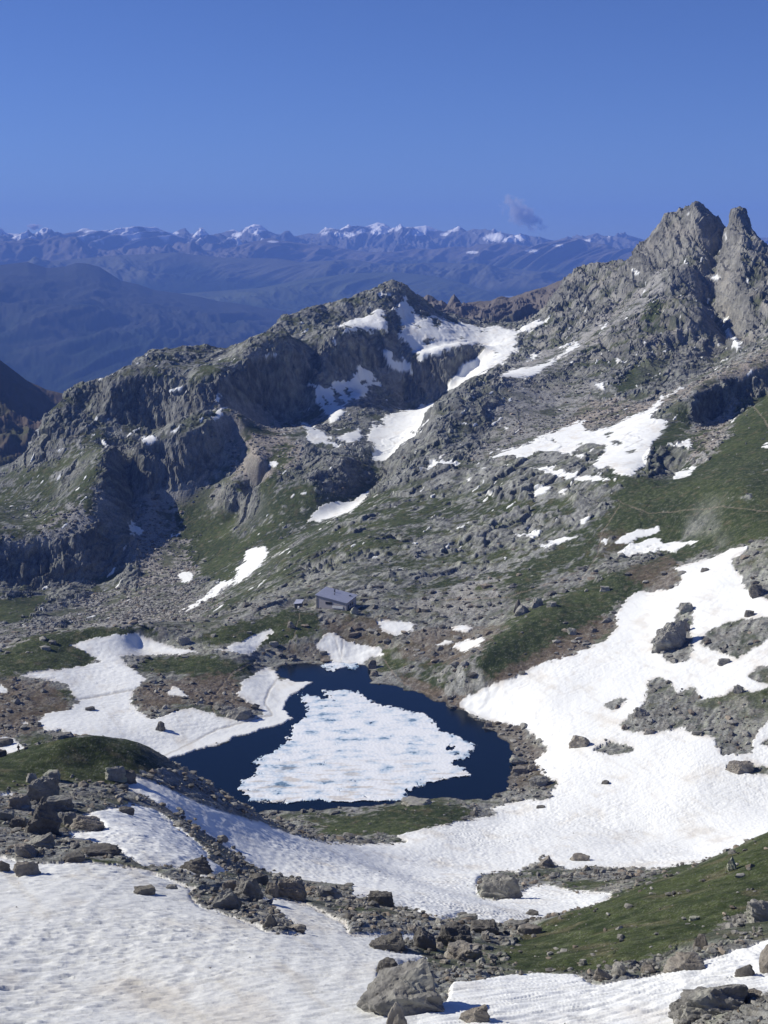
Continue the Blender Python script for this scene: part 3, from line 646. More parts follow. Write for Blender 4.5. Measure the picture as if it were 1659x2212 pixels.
def hit(x, y):
    """survey pixel -> point of the ground seen there"""
    u, t = pix2ray(x, y)
    i = int(np.clip(np.searchsorted(us, float(u)), 1, NU - 1))
    j = int(np.searchsorted(TMAX[:, i], float(t)))
    j = min(j, NV - 1)
    d = float(D[j, i])
    return Vector((sin(float(u)) * d, cos(float(u)) * d, float(Z[j, i]))), float(u), d
def height_at(x, y):
    d = math.hypot(x, y); u = math.atan2(x, y)
    i = float(np.clip((u + UMAX) / (2 * UMAX) * (NU - 1), 0, NU - 1.001)); j = float(np.clip(np.interp(math.log(d / S), vs, np.arange(NV)), 0, NV - 1.001))
    i0, j0 = int(i), int(j); a, b = i - i0, j - j0
    return float((Z[j0, i0] * (1 - a) + Z[j0, i0 + 1] * a) * (1 - b) + (Z[j0 + 1, i0] * (1 - a) + Z[j0 + 1, i0 + 1] * a) * b)

# ------------------------------------------------------------------ cover colours (surface colours, with some shade painted into cliffs and steep rock)
def C3(*c): return np.array(c, np.float32)
def mix(a, b, w): return a + (b - a) * w[..., None]
n_fine = np.random.RandomState(3).rand(*X.shape).astype(np.float32)
n1 = fbm(X / 3.1, Y / 3.1, 3, 201); n2 = fbm(X / 45, Y / 45, 3, 221)
ns = fbm(AL / 14, AC / 2.2, 4, 231)
rock_c = mix(np.broadcast_to(C3(.118, .122, .118), X.shape + (3,)), C3(.32, .325, .305), np.clip(.45 + .45 * ns + .3 * n1 + .55 * tone, 0, 1))
rock_c = mix(rock_c, C3(.35, .37, .29), sstep(.15, .75, ns + n2 * .8) * .5)            # pale lichen slabs
warmz = sstep(.2, .8, n2) * .35
rock_c = mix(rock_c, C3(.20, .185, .165), warmz * .8)
rock_c = rock_c * (1 - .28 * np.clip(CL + .5 * steep * farw, 0, 1))[..., None]  # cliffs and steep far rock darkened: dark lichened rock plus painted shade
peak = sstep(1080 * S, 1250 * S, D) * sstep(0.07, 0.16, UU)
rock_c = mix(rock_c, mix(np.broadcast_to(C3(.145, .145, .135), X.shape + (3,)), C3(.32, .31, .28), np.clip(.35 + .4 * n1 + .6 * n2 + .5 * tone, 0, 1)), peak * .8)
grass_c = mix(np.broadcast_to(C3(.026, .038, .012), X.shape + (3,)), C3(.064, .080, .028), np.clip(.4 + .6 * n1 + .5 * n2, 0, 1))
grass_c = mix(grass_c, C3(.12, .10, .06), sstep(.2, .9, pn2 + .3 * n1) * .5)
rock_c = rock_c * (1 - .12 * farw)[..., None]
stk = fbm(LX / 20, (Y + ZB) / 95, 4, 251)
rock_c = mix(rock_c, C3(.33, .30, .25), sstep(.15, .75, stk) * .45 * np.clip(peak + .3 * sky0, 0, 1))
scree_c = mix(np.broadcast_to(C3(.225, .22, .21), X.shape + (3,)), C3(.39, .385, .365), np.clip(.5 + .3 * n1 + (n_fine - .5) * .5 + tone * .7, 0, 1))
scree_c = mix(scree_c, C3(.31, .275, .235), np.clip(sstep(1.02, 1.25, SC) + sstep(.1, .6, n2) * .25, 0, 1))
brown_c = mix(np.broadcast_to(C3(.085, .062, .042), X.shape + (3,)), C3(.16, .125, .095), np.clip(.5 + .5 * n1, 0, 1))
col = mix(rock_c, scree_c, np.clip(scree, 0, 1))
col = mix(col, grass_c, grass)
bw = np.clip(BR * 1.1 + pn2 * .3, 0, 1) * (1 - steep) * sstep(.2, .6, BR)
debris = np.where(nearz, .45, 0.) * (1 - grass) * (1 - np.clip(BR, 0, 1)) * sstep(-.2, .5, -pn2)
col = mix(col, brown_c, np.clip(bw * .85 + debris * .5, 0, 1))
speck = sstep(.80, .97, n_fine + .14 * n1) * np.where(D < 760 * S, .55, .22)
col = mix(col, C3(.30, .295, .26), speck * (1 - .55 * grass))                           # loose stones
col = mix(col, C3(.24, .20, .155), PA * .6)
# snow: dust, ochre bands
sn1 = fbm(X / 16 + 5, Y / 22, 4, 301)
snow_c = mix(np.broadcast_to(C3(.81, .825, .81), X.shape + (3,)), C3(.76, .74, .68), np.clip(sstep(.15, .95, sn1) * .5, 0, 1))
snow_c = mix(snow_c, C3(.60, .55, .48), np.clip(sstep(.25, 1.1, fbm(X / 5, Y / 9, 3, 311) + .7 * sn1) * .30, 0, 1))
dst = fbm((X + .4 * Y) / 3.0, (Y - .4 * X) / 26, 4, 331)
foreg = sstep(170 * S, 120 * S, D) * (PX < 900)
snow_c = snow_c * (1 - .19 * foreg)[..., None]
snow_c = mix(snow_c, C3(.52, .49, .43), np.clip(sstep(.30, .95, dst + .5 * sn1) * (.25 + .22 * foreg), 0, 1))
near_edge = sstep(.999, .62, WIDE) * snow_hard * (D < 620 * S)
snow_c = mix(snow_c, C3(.50, .45, .39), near_edge * np.clip(.28 + .5 * pn2, 0, .6))
snow_c = mix(snow_c, C3(.30, .27, .23), TR * .6)
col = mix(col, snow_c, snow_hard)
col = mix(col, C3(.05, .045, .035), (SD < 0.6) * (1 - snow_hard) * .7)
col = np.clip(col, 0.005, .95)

def nodes_mat(name):
    m = bpy.data.materials.new(name); m.use_nodes = True
    nt = m.node_tree
    return m, nt, nt.nodes, nt.links, nt.nodes['Principled BSDF']

m_ter, nt, nd, lk, bs = nodes_mat('alpine_ground')
at = nd.new('ShaderNodeAttribute'); at.attribute_name = 'cover'
sa_ = nd.new('ShaderNodeAttribute'); sa_.attribute_name = 'snow'
geo = nd.new('ShaderNodeNewGeometry')
nz = nd.new('ShaderNodeTexNoise'); nz.inputs['Scale'].default_value = 1.1; nz.inputs['Detail'].default_value = 6; nz.inputs['Roughness'].default_value = .65
lk.new(geo.outputs['Position'], nz.inputs['Vector'])
mr = nd.new('ShaderNodeMapRange'); mr.inputs['From Min'].default_value = .3; mr.inputs['From Max'].default_value = .7
mr.inputs['To Min'].default_value = .55; mr.inputs['To Max'].default_value = 1.45
lk.new(nz.outputs['Fac'], mr.inputs['Value'])
flat = nd.new('ShaderNodeMix'); flat.data_type = 'FLOAT'
lk.new(sa_.outputs['Fac'], flat.inputs[0]); lk.new(mr.outputs[0], flat.inputs[2]); flat.inputs[3].default_value = 1.0
nz2 = nd.new('ShaderNodeTexNoise'); nz2.inputs['Scale'].default_value = 4.5; nz2.inputs['Detail'].default_value = 3; nz2.inputs['Roughness'].default_value = .8
lk.new(geo.outputs['Position'], nz2.inputs['Vector'])
mr2 = nd.new('ShaderNodeMapRange'); mr2.inputs['From Min'].default_value = .3; mr2.inputs['From Max'].default_value = .7; mr2.inputs['To Min'].default_value = .6; mr2.inputs['To Max'].default_value = 1.4
lk.new(nz2.outputs['Fac'], mr2.inputs['Value'])
pr = nd.new('ShaderNodeMath'); pr.operation = 'MULTIPLY'; lk.new(mr.outputs[0], pr.inputs[0]); lk.new(mr2.outputs[0], pr.inputs[1])
lk.new(pr.outputs[0], flat.inputs[2])
vm = nd.new('ShaderNodeVectorMath'); vm.operation = 'SCALE'
lk.new(at.outputs['Color'], vm.inputs[0]); lk.new(flat.outputs[0], vm.inputs['Scale'])
lk.new(vm.outputs[0], bs.inputs['Base Color'])
bs.inputs['Roughness'].default_value = .9; bs.inputs['Specular IOR Level'].default_value = .15
bp = nd.new('ShaderNodeBump'); bp.inputs['Distance'].default_value = .35; bp.inputs['Strength'].default_value = .6
bmx = nd.new('ShaderNodeMix'); bmx.data_type = 'FLOAT'; lk.new(sa_.outputs['Fac'], bmx.inputs[0]); bmx.inputs[2].default_value = .75; bmx.inputs[3].default_value = .30
lk.new(bmx.outputs[0], bp.inputs['Strength']); lk.new(nz.outputs['Fac'], bp.inputs['Height']); lk.new(bp.outputs[0], bs.inputs['Normal'])

def grid_mesh(name, face_mask, kind='structure', label=None, mat=None, arrays=None, smooth=True):
    """the faces of the relief grid picked by face_mask become one object"""
    Xa, Ya, Za, Ca, Sa = arrays or (X, Y, Z, col, snow_hard)
    nv, nu = Xa.shape
    jj, ii = np.nonzero(face_mask)
    if len(jj) == 0: return None
    q = np.stack([jj * nu + ii, jj * nu + ii + 1, (jj + 1) * nu + ii + 1, (jj + 1) * nu + ii], 1)
    used, inv = np.unique(q.ravel(), return_inverse=True)
    me = bpy.data.meshes.new(name)
    co = np.stack([Xa.ravel()[used], Ya.ravel()[used], Za.ravel()[used]], 1).astype(np.float32)
    me.vertices.add(len(used)); me.vertices.foreach_set('co', co.ravel())
    nf = len(jj)
    me.loops.add(nf * 4); me.loops.foreach_set('vertex_index', inv.astype(np.int32).ravel())
    me.polygons.add(nf)
    me.polygons.foreach_set('loop_start', (np.arange(nf) * 4).astype(np.int32))
    me.polygons.foreach_set('use_smooth', np.full(nf, smooth))
    me.update(calc_edges=True)
    if Ca is not None:
        a = me.attributes.new('cover', 'FLOAT_COLOR', 'POINT')
        c4 = np.ones((len(used), 4), np.float32); c4[:, :3] = Ca.reshape(-1, 3)[used]
        a.data.foreach_set('color', c4.ravel())
        b = me.attributes.new('snow', 'FLOAT', 'POINT'); b.data.foreach_set('value', Sa.ravel()[used].astype(np.float32))
    me.materials.append(mat or m_ter)
    o = bpy.data.objects.new(name, me); COL.objects.link(o)
    o['kind'] = kind
    if label: o['label'] = label
    return o

fs = (snow_hard[:-1, :-1] + snow_hard[1:, 1:]) > 1.0
fid = SID[:-1, :-1]
dn = D[:-1, :-1]; un = UU[:-1, :-1]
# the far massif splits where the valley and the high col run
px_, py_ = PX[:-1, :-1], PY[:-1, :-1]
vx = np.interp(py_, [690, 730, 785, 862, 925, 998, 1052, 1090, 1130, 1185, 1240, 1291, 1326, 1345], [1120, 1110, 1040, 960, 900, 835, 820, 750, 660, 575, 520, 450, 380, 300])
left_m = (px_ < vx) & (dn > 640 * S)
right_m = (~left_m) & (dn > 900 * S)
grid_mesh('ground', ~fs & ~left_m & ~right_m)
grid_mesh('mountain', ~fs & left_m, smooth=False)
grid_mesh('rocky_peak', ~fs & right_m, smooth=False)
names = list(SNOW)
for nm, on, lb in (('basin', 'snow_field', 'winding white snow field west of the lake crossed by a footprint track'), ('right_field', 'snow_field', 'wide bright snow field sloping down to the lake'),
               ('fore', 'snow_field', 'rippled dusty snow slope in the foreground'), ('shore', 'snow_patch', 'small snow patches lying around the lake shore and hut'),
               ('high', 'snow_patch', 'bright snow patches lying in hollows of the rocky slopes')):
    grid_mesh(on, fs & (fid == names.index(nm) + 1), label=lb)
print('terrain meshes', round(time.time() - T0, 1))

# ------------------------------------------------------------------ lake and ice
m_wat, nt, nd, lk, bs = nodes_mat('lake_water')
bs.inputs['Specular IOR Level'].default_value = .22; bs.inputs['Base Color'].default_value = (.003, .008, .016, 1); bs.inputs['Roughness'].default_value = .12; bs.inputs['IOR'].default_value = 1.33
nz = nd.new('ShaderNodeTexNoise'); nz.inputs['Scale'].default_value = 1.4; nz.inputs['Detail'].default_value = 4
geo = nd.new('ShaderNodeNewGeometry'); lk.new(geo.outputs['Position'], nz.inputs['Vector'])
bp = nd.new('ShaderNodeBump'); bp.inputs['Distance'].default_value = .05; bp.inputs['Strength'].default_value = .5
lk.new(nz.outputs['Fac'], bp.inputs['Height']); lk.new(bp.outputs[0], bs.inputs['Normal'])
x0, y0 = LW.min(0) - 4; x1, y1 = LW.max(0) + 4
me = bpy.data.meshes.new('lake')
me.from_pydata([(x0, y0, 0), (x1, y0, 0), (x1, y1, 0), (x0, y1, 0)], [], [(0, 1, 2, 3)])
me.materials.append(m_wat)
o = bpy.data.objects.new('lake', me); COL.objects.link(o); o['kind'] = 'structure'; o['label'] = 'dark blue mountain lake half covered by ice'

# ice sheet on its own fine polar grid over the lake
iu = np.linspace(float(pix2ray(440, 1600)[0]), float(pix2ray(1060, 1600)[0]), 760)
iv = np.linspace(math.log(385 * S), math.log(575 * S), 620)
IU, IV = np.meshgrid(iu, iv)
ID = np.exp(IV); IX = np.sin(IU) * ID; IY = np.cos(IU) * ID
IPX, IPY = ray2pix(IU, -H / ID)
R = newR()
for p in ICE: fill(R, p, 1.0)
for p in ICE_HOLES: fill(R, p, 0.0, 'set')
Rb = blur(R, 2); Rw = blur(R, 9)
i1 = fbm(IX / 2.2, IY / 4.5, 4, 401, .6); i2 = fbm(IX / 5, IY / 5, 3, 402)
im = sample(Rb, IPX + i1 * 10 + i2 * 5, IPY + fbm(IX / 5, IY / 6, 3, 409) * 2.5)
iw = sample(Rw, IPX, IPY)
fl = fbm(IX / 5.5, IY / 5.5, 5, 411, .6)            # floes drawn out by the wind
west = np.clip((760 - IPX + (1560 - IPY) * .5) / 330, 0, 1)
floe = fl + .9 * (iw - .55) * 2 - west * .55
thick = np.where(im > .5, sstep(-.55, -.15, floe), 0)
IZ = -0.12 + 0.42 * thick + perlin(IX / 1.2, IY / 1.2, 421) * .05 * thick + perlin(IX / 7, IY / 7, 422) * .06 * thick
ed = np.clip((.97 - iw) * 2.2, 0, 1)
fl2 = fbm(IX / 12, IY / 8, 5, 431, .66)
wet = np.clip(.07 + .62 * fl2 - .50 * fl + .60 * west + .40 * ed, 0, 1) ** 1.15
ice_c = mix(np.broadcast_to(C3(.82, .84, .85), IX.shape + (3,)), C3(.36, .50, .64), np.clip(wet * 1.0, 0, 1))
ice_c = mix(ice_c, C3(.10, .18, .28), sstep(.80, 1.15, wet + .2 * fl2) * .8)
och = sstep(.05, .7, fbm(IX / 11, IY / 3.5, 4, 441)) * np.clip((IPY - 1620) / 60, 0, 1)
ice_c = mix(ice_c, C3(.50, .42, .32), och * .55)
fm = (im[:-1, :-1] > .5) & (im[1:, 1:] > .5) & (thick[:-1, :-1] > .02)
m_ice, nt, nd, lk, bs = nodes_mat('lake_ice')
at = nd.new('ShaderNodeAttribute'); at.attribute_name = 'cover'; lk.new(at.outputs['Color'], bs.inputs['Base Color'])
bs.inputs['Roughness'].default_value = .6
o = grid_mesh('ice_sheet', fm, 'structure', 'broken white and pale blue ice sheet floating on the lake', m_ice, (IX, IY, IZ, ice_c, thick))
print('ice', round(time.time() - T0, 1))

# ------------------------------------------------------------------ far ranges, at their own distances (metres)
m_far, nt, nd, lk, bs = nodes_mat('distant_slopes')
at = nd.new('ShaderNodeAttribute'); at.attribute_name = 'cover'; lk.new(at.outputs['Color'], bs.inputs['Base Color'])
bs.inputs['Roughness'].default_value = 1.0; bs.inputs['Specular IOR Level'].default_value = 0.05

def far_range(name, crest, dc, df, yf, seed, amp, lam, low_c, high_c, snow_lv, spots=(), nu=900, nvv=150, wob=1.0, x_a=-420, x_b=2080, label=None, jag=1.0):
    c = np.array([float(q) for q in crest.replace(',', ' ').split()]).reshape(-1, 2)
    xs = np.linspace(x_a, x_b, nu)
    yc = np.interp(xs, c[:, 0], c[:, 1])
    uu = np.empty(nu); tc = np.empty(nu); tf = np.empty(nu)
    uu, tc = pix2ray(xs, yc); _, tf = pix2ray(xs, np.full(nu, float(yf)))
    s_ = np.linspace(0, 1.35, nvv)[:, None]
    dd = df + (dc - df) * s_ + 0 * uu[None]
    zc = H + tc * dc; zf = H + tf * df
    prof = np.where(s_ < 1, s_ ** 1.15, 1 - (s_ - 1) * 2.2)
    kw = np.hanning(121); kw /= kw.sum()
    zs = np.convolve(np.pad(zc, 60, mode='edge'), kw, mode='valid')
    zmix = zs[None] + (zc - zs)[None] * np.exp(-((s_ - 1) / .16) ** 2)
    Zr = zf[None] + (zmix - zf[None]) * prof
    Xr = np.sin(uu)[None] * dd; Yr = np.cos(uu)[None] * dd
    w1 = fbm(Xr / (lam * 2), Yr / (lam * 2), 2, seed) * lam * .5
    nzv = 0; a = 1.0; l = lam; tot = 0
    for o_ in range(6):
        r1 = 1 - 2 * np.abs(perlin((Xr + w1) / l, (Yr * .55 + w1) / l, seed + o_ * 5))
        nzv = nzv + a * r1; tot += a; a *= .58; l /= 2.05
    nzv = nzv / tot - .22
    env = np.clip(np.sin(np.clip(s_, 0, 1) * pi) * 1.0, 0, 1) + .18 * jag
    Zr = Zr + nzv * amp * env * wob
    span = np.maximum((zc - zf)[None], 50)
    hrel = (Zr - zf[None]) / span
    k = sstep(.25, .75, hrel + .35 * fbm(Xr / lam * 2, Yr / lam * 2, 3, seed + 60))
    cc = low_c[None, None] + (high_c - low_c)[None, None] * k[..., None]
    gz = np.gradient(Zr, axis=1) / np.maximum(np.gradient(Xr, axis=1), 1)
    sn = sstep(.48, .62, (Zr - snow_lv[0]) / snow_lv[1] + .35 * fbm(Xr / (lam * .35), Yr / (lam * .35), 4, seed + 80) + .0 * gz) if snow_lv else np.zeros(Zr.shape)
    pxr, pyr = ray2pix(uu[None] + 0 * dd, (Zr - H) / dd)
    for (sx, sy, rx, ry) in spots:
        q = ((pxr - sx + (pyr - sy) * .6) / rx) ** 2 + ((pyr - sy) / ry) ** 2 + .8 * fbm(Xr / (lam * .4), Yr / (lam * .4), 3, seed + 90)
        sn = np.maximum(sn, sstep(1.1, .7, q) * (s_ < 1.02))
    cc = cc + (np.array([.92, .92, .93])[None, None] - cc) * sn[..., None]
    o = grid_mesh(name, np.ones((nvv - 1, nu - 1), bool), 'structure', label, m_far, (Xr, Yr, Zr, np.clip(cc, 0, 1), sn * 0))
    return o

FOREST = np.array([.020, .030, .020]); ROCKF = np.array([.17, .15, .14]); MEADOW = np.array([.07, .08, .04])
far_range('mountain', '-420 480 -200 650 0 778 30 800 60 824 100 842 150 853 190 862 260 885 500 960 2080 1400', 2900, 1900, 1120, 5, 45, 190, np.array([.07, .075, .04]), np.array([.11, .09, .075]), None, label='dark brown mountain flank at the far left behind the rocky massif', wob=1.0, jag=.3, nu=1400)
far_range('mountain', '-420 900 700 800 860 720 885 672 905 650 923 637 935 642 948 652 955 648 966 657 975 640 981 634 990 645 998 656 1030 652 1060 649 1075 642 1100 643 1140 629 1180 620 1220 603 1260 596 1300 640 1500 700 2080 800', 3100, 2500, 760, 9, 34, 75, np.array([.10, .10, .07]), np.array([.14, .125, .115]), None, label='jagged hazy ridge behind the snowy col', jag=.6, nu=700, x_a=790, x_b=1420)
far_range('hills', '-420 565 -200 572 0 572 30 568 60 565 100 578 140 575 165 567 190 569 215 576 240 592 262 606 300 614 330 625 380 632 430 640 470 650 520 656 560 664 610 670 660 682 760 715 900 760 2080 900', 13500, 8500, 900, 13, 190, 1100, FOREST, np.array([.040, .043, .036]), None, label='deep blue mountain beyond the valley at the left', jag=.04)
far_range('hills', '-420 640 0 640 300 640 560 622 640 606 760 590 850 588 905 592 955 600 1000 612 1050 628 1100 648 1160 665 1300 690 2080 740', 16300, 14200, 700, 17, 240, 2000, FOREST, MEADOW, None, label='smooth wooded hill in the blue haze', jag=.05)
far_range('hills', '-420 585 0 575 150 560 250 552 380 545 480 556 600 558 650 566 760 560 850 575 960 566 1100 580 1200 590 1300 600 2080 620', 18300, 16500, 640, 19, 320, 2300, FOREST, np.array([.10, .10, .07]), None, label='hazy blue foothills below the snowy ranges', jag=.1)
far_range('hills', '-420 535 0 530 120 545 250 550 400 548 480 540 540 528 575 520 590 518 605 523 650 530 700 540 760 548 830 552 880 548 930 545 975 538 1010 540 1030 530 1080 525 1110 528 1150 533 1190 526 1215 521 1245 519 1270 526 1310 532 1350 548 1400 560 1659 556 2080 560', 20500, 18500, 610, 23, 480, 2500, np.array([.06, .07, .045]), np.array([.15, .135, .125]), (480, 1300), spots=((590, 522, 16, 3), (1020, 545, 14, 3), (1150, 542, 16, 3), (1205, 530, 12, 2)), label='reddish rocky range with snow streaks in the haze')
far_range('hills', '-420 498 -100 505 0 507 20 503 40 505 60 511 90 504 110 510 135 507 165 502 178 496 190 494 203 498 215 502 240 509 265 507 300 511 320 506 335 499 348 503 365 508 385 513 450 524 600 545 2080 640', 22500, 20500, 585, 29, 420, 1300, np.array([.09, .09, .07]), np.array([.15, .145, .14]), (180, 500), spots=((12, 552, 10, 9), (395, 510, 12, 3), (200, 512, 20, 4)), label='snow streaked range along the left horizon')
far_range('hills', '-420 530 200 530 330 512 365 508 380 500 392 494 400 492 410 504 420 508 432 493 441 500 452 508 470 505 490 498 505 495 520 503 535 490 548 485 562 487 570 493 580 500 600 508 640 510 668 504 690 507 702 494 715 503 732 497 740 493 753 485 762 491 770 496 785 492 800 487 815 481 830 484 838 489 848 496 862 506 880 497 893 492 905 488 920 486 932 490 945 496 960 501 978 495 990 489 998 494 1008 501 1020 497 1040 500 1060 501 1080 504 1100 506 1130 515 1160 517 1200 520 1230 516 1250 517 1275 508 1290 504 1305 511 1330 517 1400 522 1500 515 1659 512 2080 516', 24500, 22800, 570, 31, 400, 1100, np.array([.15, .14, .13]), np.array([.17, .165, .165]), (330, 430),
          spots=((553, 496, 22, 11), (512, 507, 12, 5), (440, 506, 10, 3), (378, 504, 9, 4), (822, 496, 26, 13), (745, 507, 26, 5), (780, 500, 10, 5), (908, 500, 18, 10), (960, 506, 10, 4), (1068, 512, 20, 8), (1110, 516, 22, 8), (1270, 520, 10, 3), (700, 505, 8, 4)), label='snow capped peaks on the horizon', nu=1500, jag=.3)
me = bpy.data.meshes.new('valley_floor')
R_ = 26000
me.from_pydata([(-R_, -R_, -1900), (R_, -R_, -1900), (R_, R_, -1900), (-R_, R_, -1900)], [], [(0, 1, 2, 3)])
m_val, nt, nd, lk, bs = nodes_mat('valley_land')
nz = nd.new('ShaderNodeTexNoise'); nz.inputs['Scale'].default_value = .0012; nz.inputs['Detail'].default_value = 8
geo = nd.new('ShaderNodeNewGeometry'); lk.new(geo.outputs['Position'], nz.inputs['Vector'])
cr = nd.new('ShaderNodeValToRGB'); cr.color_ramp.elements[0].color = (.03, .045, .025, 1); cr.color_ramp.elements[1].color = (.12, .12, .08, 1)
lk.new(nz.outputs['Fac'], cr.inputs[0]); lk.new(cr.outputs[0], bs.inputs['Base Color']); bs.inputs['Roughness'].default_value = 1
me.materials.append(m_val)
o = bpy.data.objects.new('valley_floor', me); COL.objects.link(o); o['kind'] = 'structure'

# haze: one closed box of even density
HAZE_D = 4.7e-5
bm = bmesh.new()
bmesh.ops.create_cube(bm, size=1)
for v in bm.verts:
    v.co = Vector((v.co.x * 52600, v.co.y * 52600, 960 if v.co.z > 0 else -1901))
me = bpy.data.meshes.new('haze'); bm.to_mesh(me); bm.free()
mh = bpy.data.materials.new('haze_air'); mh.use_nodes = True
nt = mh.node_tree; nt.nodes.clear()
pv = nt.nodes.new('ShaderNodeVolumePrincipled'); mo = nt.nodes.new('ShaderNodeOutputMaterial')
pv.inputs['Color'].default_value = (.205, .38, 1.0, 1); pv.inputs['Density'].default_value = HAZE_D; pv.inputs['Anisotropy'].default_value = 0.0
nt.links.new(pv.outputs[0], mo.inputs['Volume'])
me.materials.append(mh)
o = bpy.data.objects.new('haze', me); COL.objects.link(o); o['kind'] = 'stuff'; o['label'] = 'blue mountain haze filling the valleys'; o['category'] = 'haze'
print('far', round(time.time() - T0, 1))

# ------------------------------------------------------------------ rock things
def tagt(o, label, cat, group=None):
    o['label'] = label; o['category'] = cat
    if group: o['group'] = group
    return o
m_rock = {}
for key, (a, b, c) in {'grey': ((.125, .122, .113), (.30, .29, .265), (.34, .335, .29)), 'tan': ((.13, .118, .10), (.31, .28, .24), (.35, .33, .285)),
                       'dark': ((.075, .070, .064), (.18, .17, .152), (.22, .205, .17)), 'pale': ((.20, .19, .17), (.38, .37, .33), (.34, .36, .27))}.items():
    m, nt, nd, lk, bs = nodes_mat(key + '_rock')
    tc = nd.new('ShaderNodeTexCoord'); oi = nd.new('ShaderNodeObjectInfo')
    ad = nd.new('ShaderNodeVectorMath'); ad.operation = 'ADD'; lk.new(tc.outputs['Object'], ad.inputs[0]); lk.new(oi.outputs['Location'], ad.inputs[1])
    n1_ = nd.new('ShaderNodeTexNoise'); n1_.inputs['Scale'].default_value = .9; n1_.inputs['Detail'].default_value = 10; n1_.inputs['Roughness'].default_value = .7
    n2_ = nd.new('ShaderNodeTexNoise'); n2_.inputs['Scale'].default_value = .35; n2_.inputs['Detail'].default_value = 5
    lk.new(ad.outputs[0], n1_.inputs['Vector']); lk.new(ad.outputs[0], n2_.inputs['Vector'])
    r1 = nd.new('ShaderNodeValToRGB'); r1.color_ramp.elements[0].position = .3; r1.color_ramp.elements[1].position = .7
    r1.color_ramp.elements[0].color = (*a, 1); r1.color_ramp.elements[1].color = (*b, 1)
    lk.new(n1_.outputs['Fac'], r1.inputs[0])
    r2 = nd.new('ShaderNodeValToRGB'); r2.color_ramp.elements[0].position = .52; r2.color_ramp.elements[1].position = .68
    lk.new(n2_.outputs['Fac'], r2.inputs[0])
    mx = nd.new('ShaderNodeMix'); mx.data_type = 'RGBA'; lk.new(r2.outputs[0], mx.inputs[0]); lk.new(r1.outputs[0], mx.inputs[6]); mx.inputs[7].default_value = (*c, 1)
    lk.new(mx.outputs[2], bs.inputs['Base Color']); bs.inputs['Roughness'].default_value = .92; bs.inputs['Specular IOR Level'].default_value = .2
    bp = nd.new('ShaderNodeBump'); bp.inputs['Distance'].default_value = .3; bp.inputs['Strength'].default_value = .9
    lk.new(n1_.outputs['Fac'], bp.inputs['Height']); lk.new(bp.outputs[0], bs.inputs['Normal'])
    m_rock[key] = m

_ico = {}
def ico(sub):
    if sub not in _ico:
        bm = bmesh.new(); bmesh.ops.create_icosphere(bm, subdivisions=sub, radius=1)
        v = np.array([q.co[:] for q in bm.verts]); f = np.array([[q.index for q in p.verts] for p in bm.faces])
        bm.free(); _ico[sub] = (v, f)
    return _ico[sub]
def rock_mesh(name, seed, size, sub=4, mat='grey', shape='block', freq=1.0):
    """an angular boulder: a body cut by random planes, roughened; its foot is at z = 0"""
    rs = np.random.RandomState(seed)
    v, f = ico(sub)
    K = 13
    n = rs.normal(size=(K, 3)); n /= np.linalg.norm(n, axis=1)[:, None]
    dk = rs.uniform(.60, .95, K)
    n = np.concatenate([n, [[0, 0, 1], [0, 0, -1], [1, .1, .2], [-1, .1, .3], [0, -1, .25]]]); n /= np.linalg.norm(n, axis=1)[:, None]
    dk = np.concatenate([dk, rs.uniform(.72, .95, 5)])
    if shape == 'slab': dk[K] = .45; dk[K + 1] = .6
    if shape == 'point': n[K] = [.35, -.1, .93]; dk[K] = .99; n[K + 2] = [.8, 0, .6]; dk[K + 2] = .62; n[K + 3] = [-.8, .1, .6]; dk[K + 3] = .66
    if shape == 'wedge': n[K] = [rs.choice([-.5, .5]), 0, .86]; dk[K] = .55
    dots = v @ n.T
    r = np.where(dots > 1e-3, dk[None] / np.maximum(dots, 1e-3), 9).min(1)
    p = v * np.minimum(r, 1.15)[:, None]
    q = p * freq
    nv = (fbm(q[:, 0] * 1.6 + q[:, 2], q[:, 1] * 1.6 + q[:, 2] * .7, 4, seed % 50) + fbm(q[:, 1] * 2 + 9, q[:, 2] * 2.2, 4, seed % 50 + 20)) * .10
    st = np.abs(perlin((q[:, 2] * 3.1 + q[:, 0] * 1.2), q[:, 1] * .7, seed % 60)) * -.13
    nv = nv + (perlin(q[:, 0] * 9 + q[:, 2] * 3, q[:, 1] * 9 + q[:, 2] * 7, 3) + perlin(q[:, 0] * 17 + q[:, 2] * 11, q[:, 1] * 17, 5) * .6) * .022
    p = p * (1 + nv + st)[:, None]
    if sub >= 4:
        w_ = rs.rand(*v.shape) - .5
        p = p + w_ * .02
    p = p / np.maximum(np.abs(p).max(0), .01)
    p = p * np.array(size) / 2
    me = bpy.data.meshes.new(name)
    me.from_pydata([tuple(a) for a in p], [], [tuple(int(k) for k in a) for a in f])
    me.materials.append(m_rock[mat])
    return me
def place_px(x, yb, w, h, sink=.25):
    """where a rock seen w x h survey pixels with its foot at (x, yb) stands, and its size in metres"""
    g, u, d = hit(x, yb)
    sl = math.hypot(d, H - g.z)
    m = sl / F
    return g, u, w * m, h * m

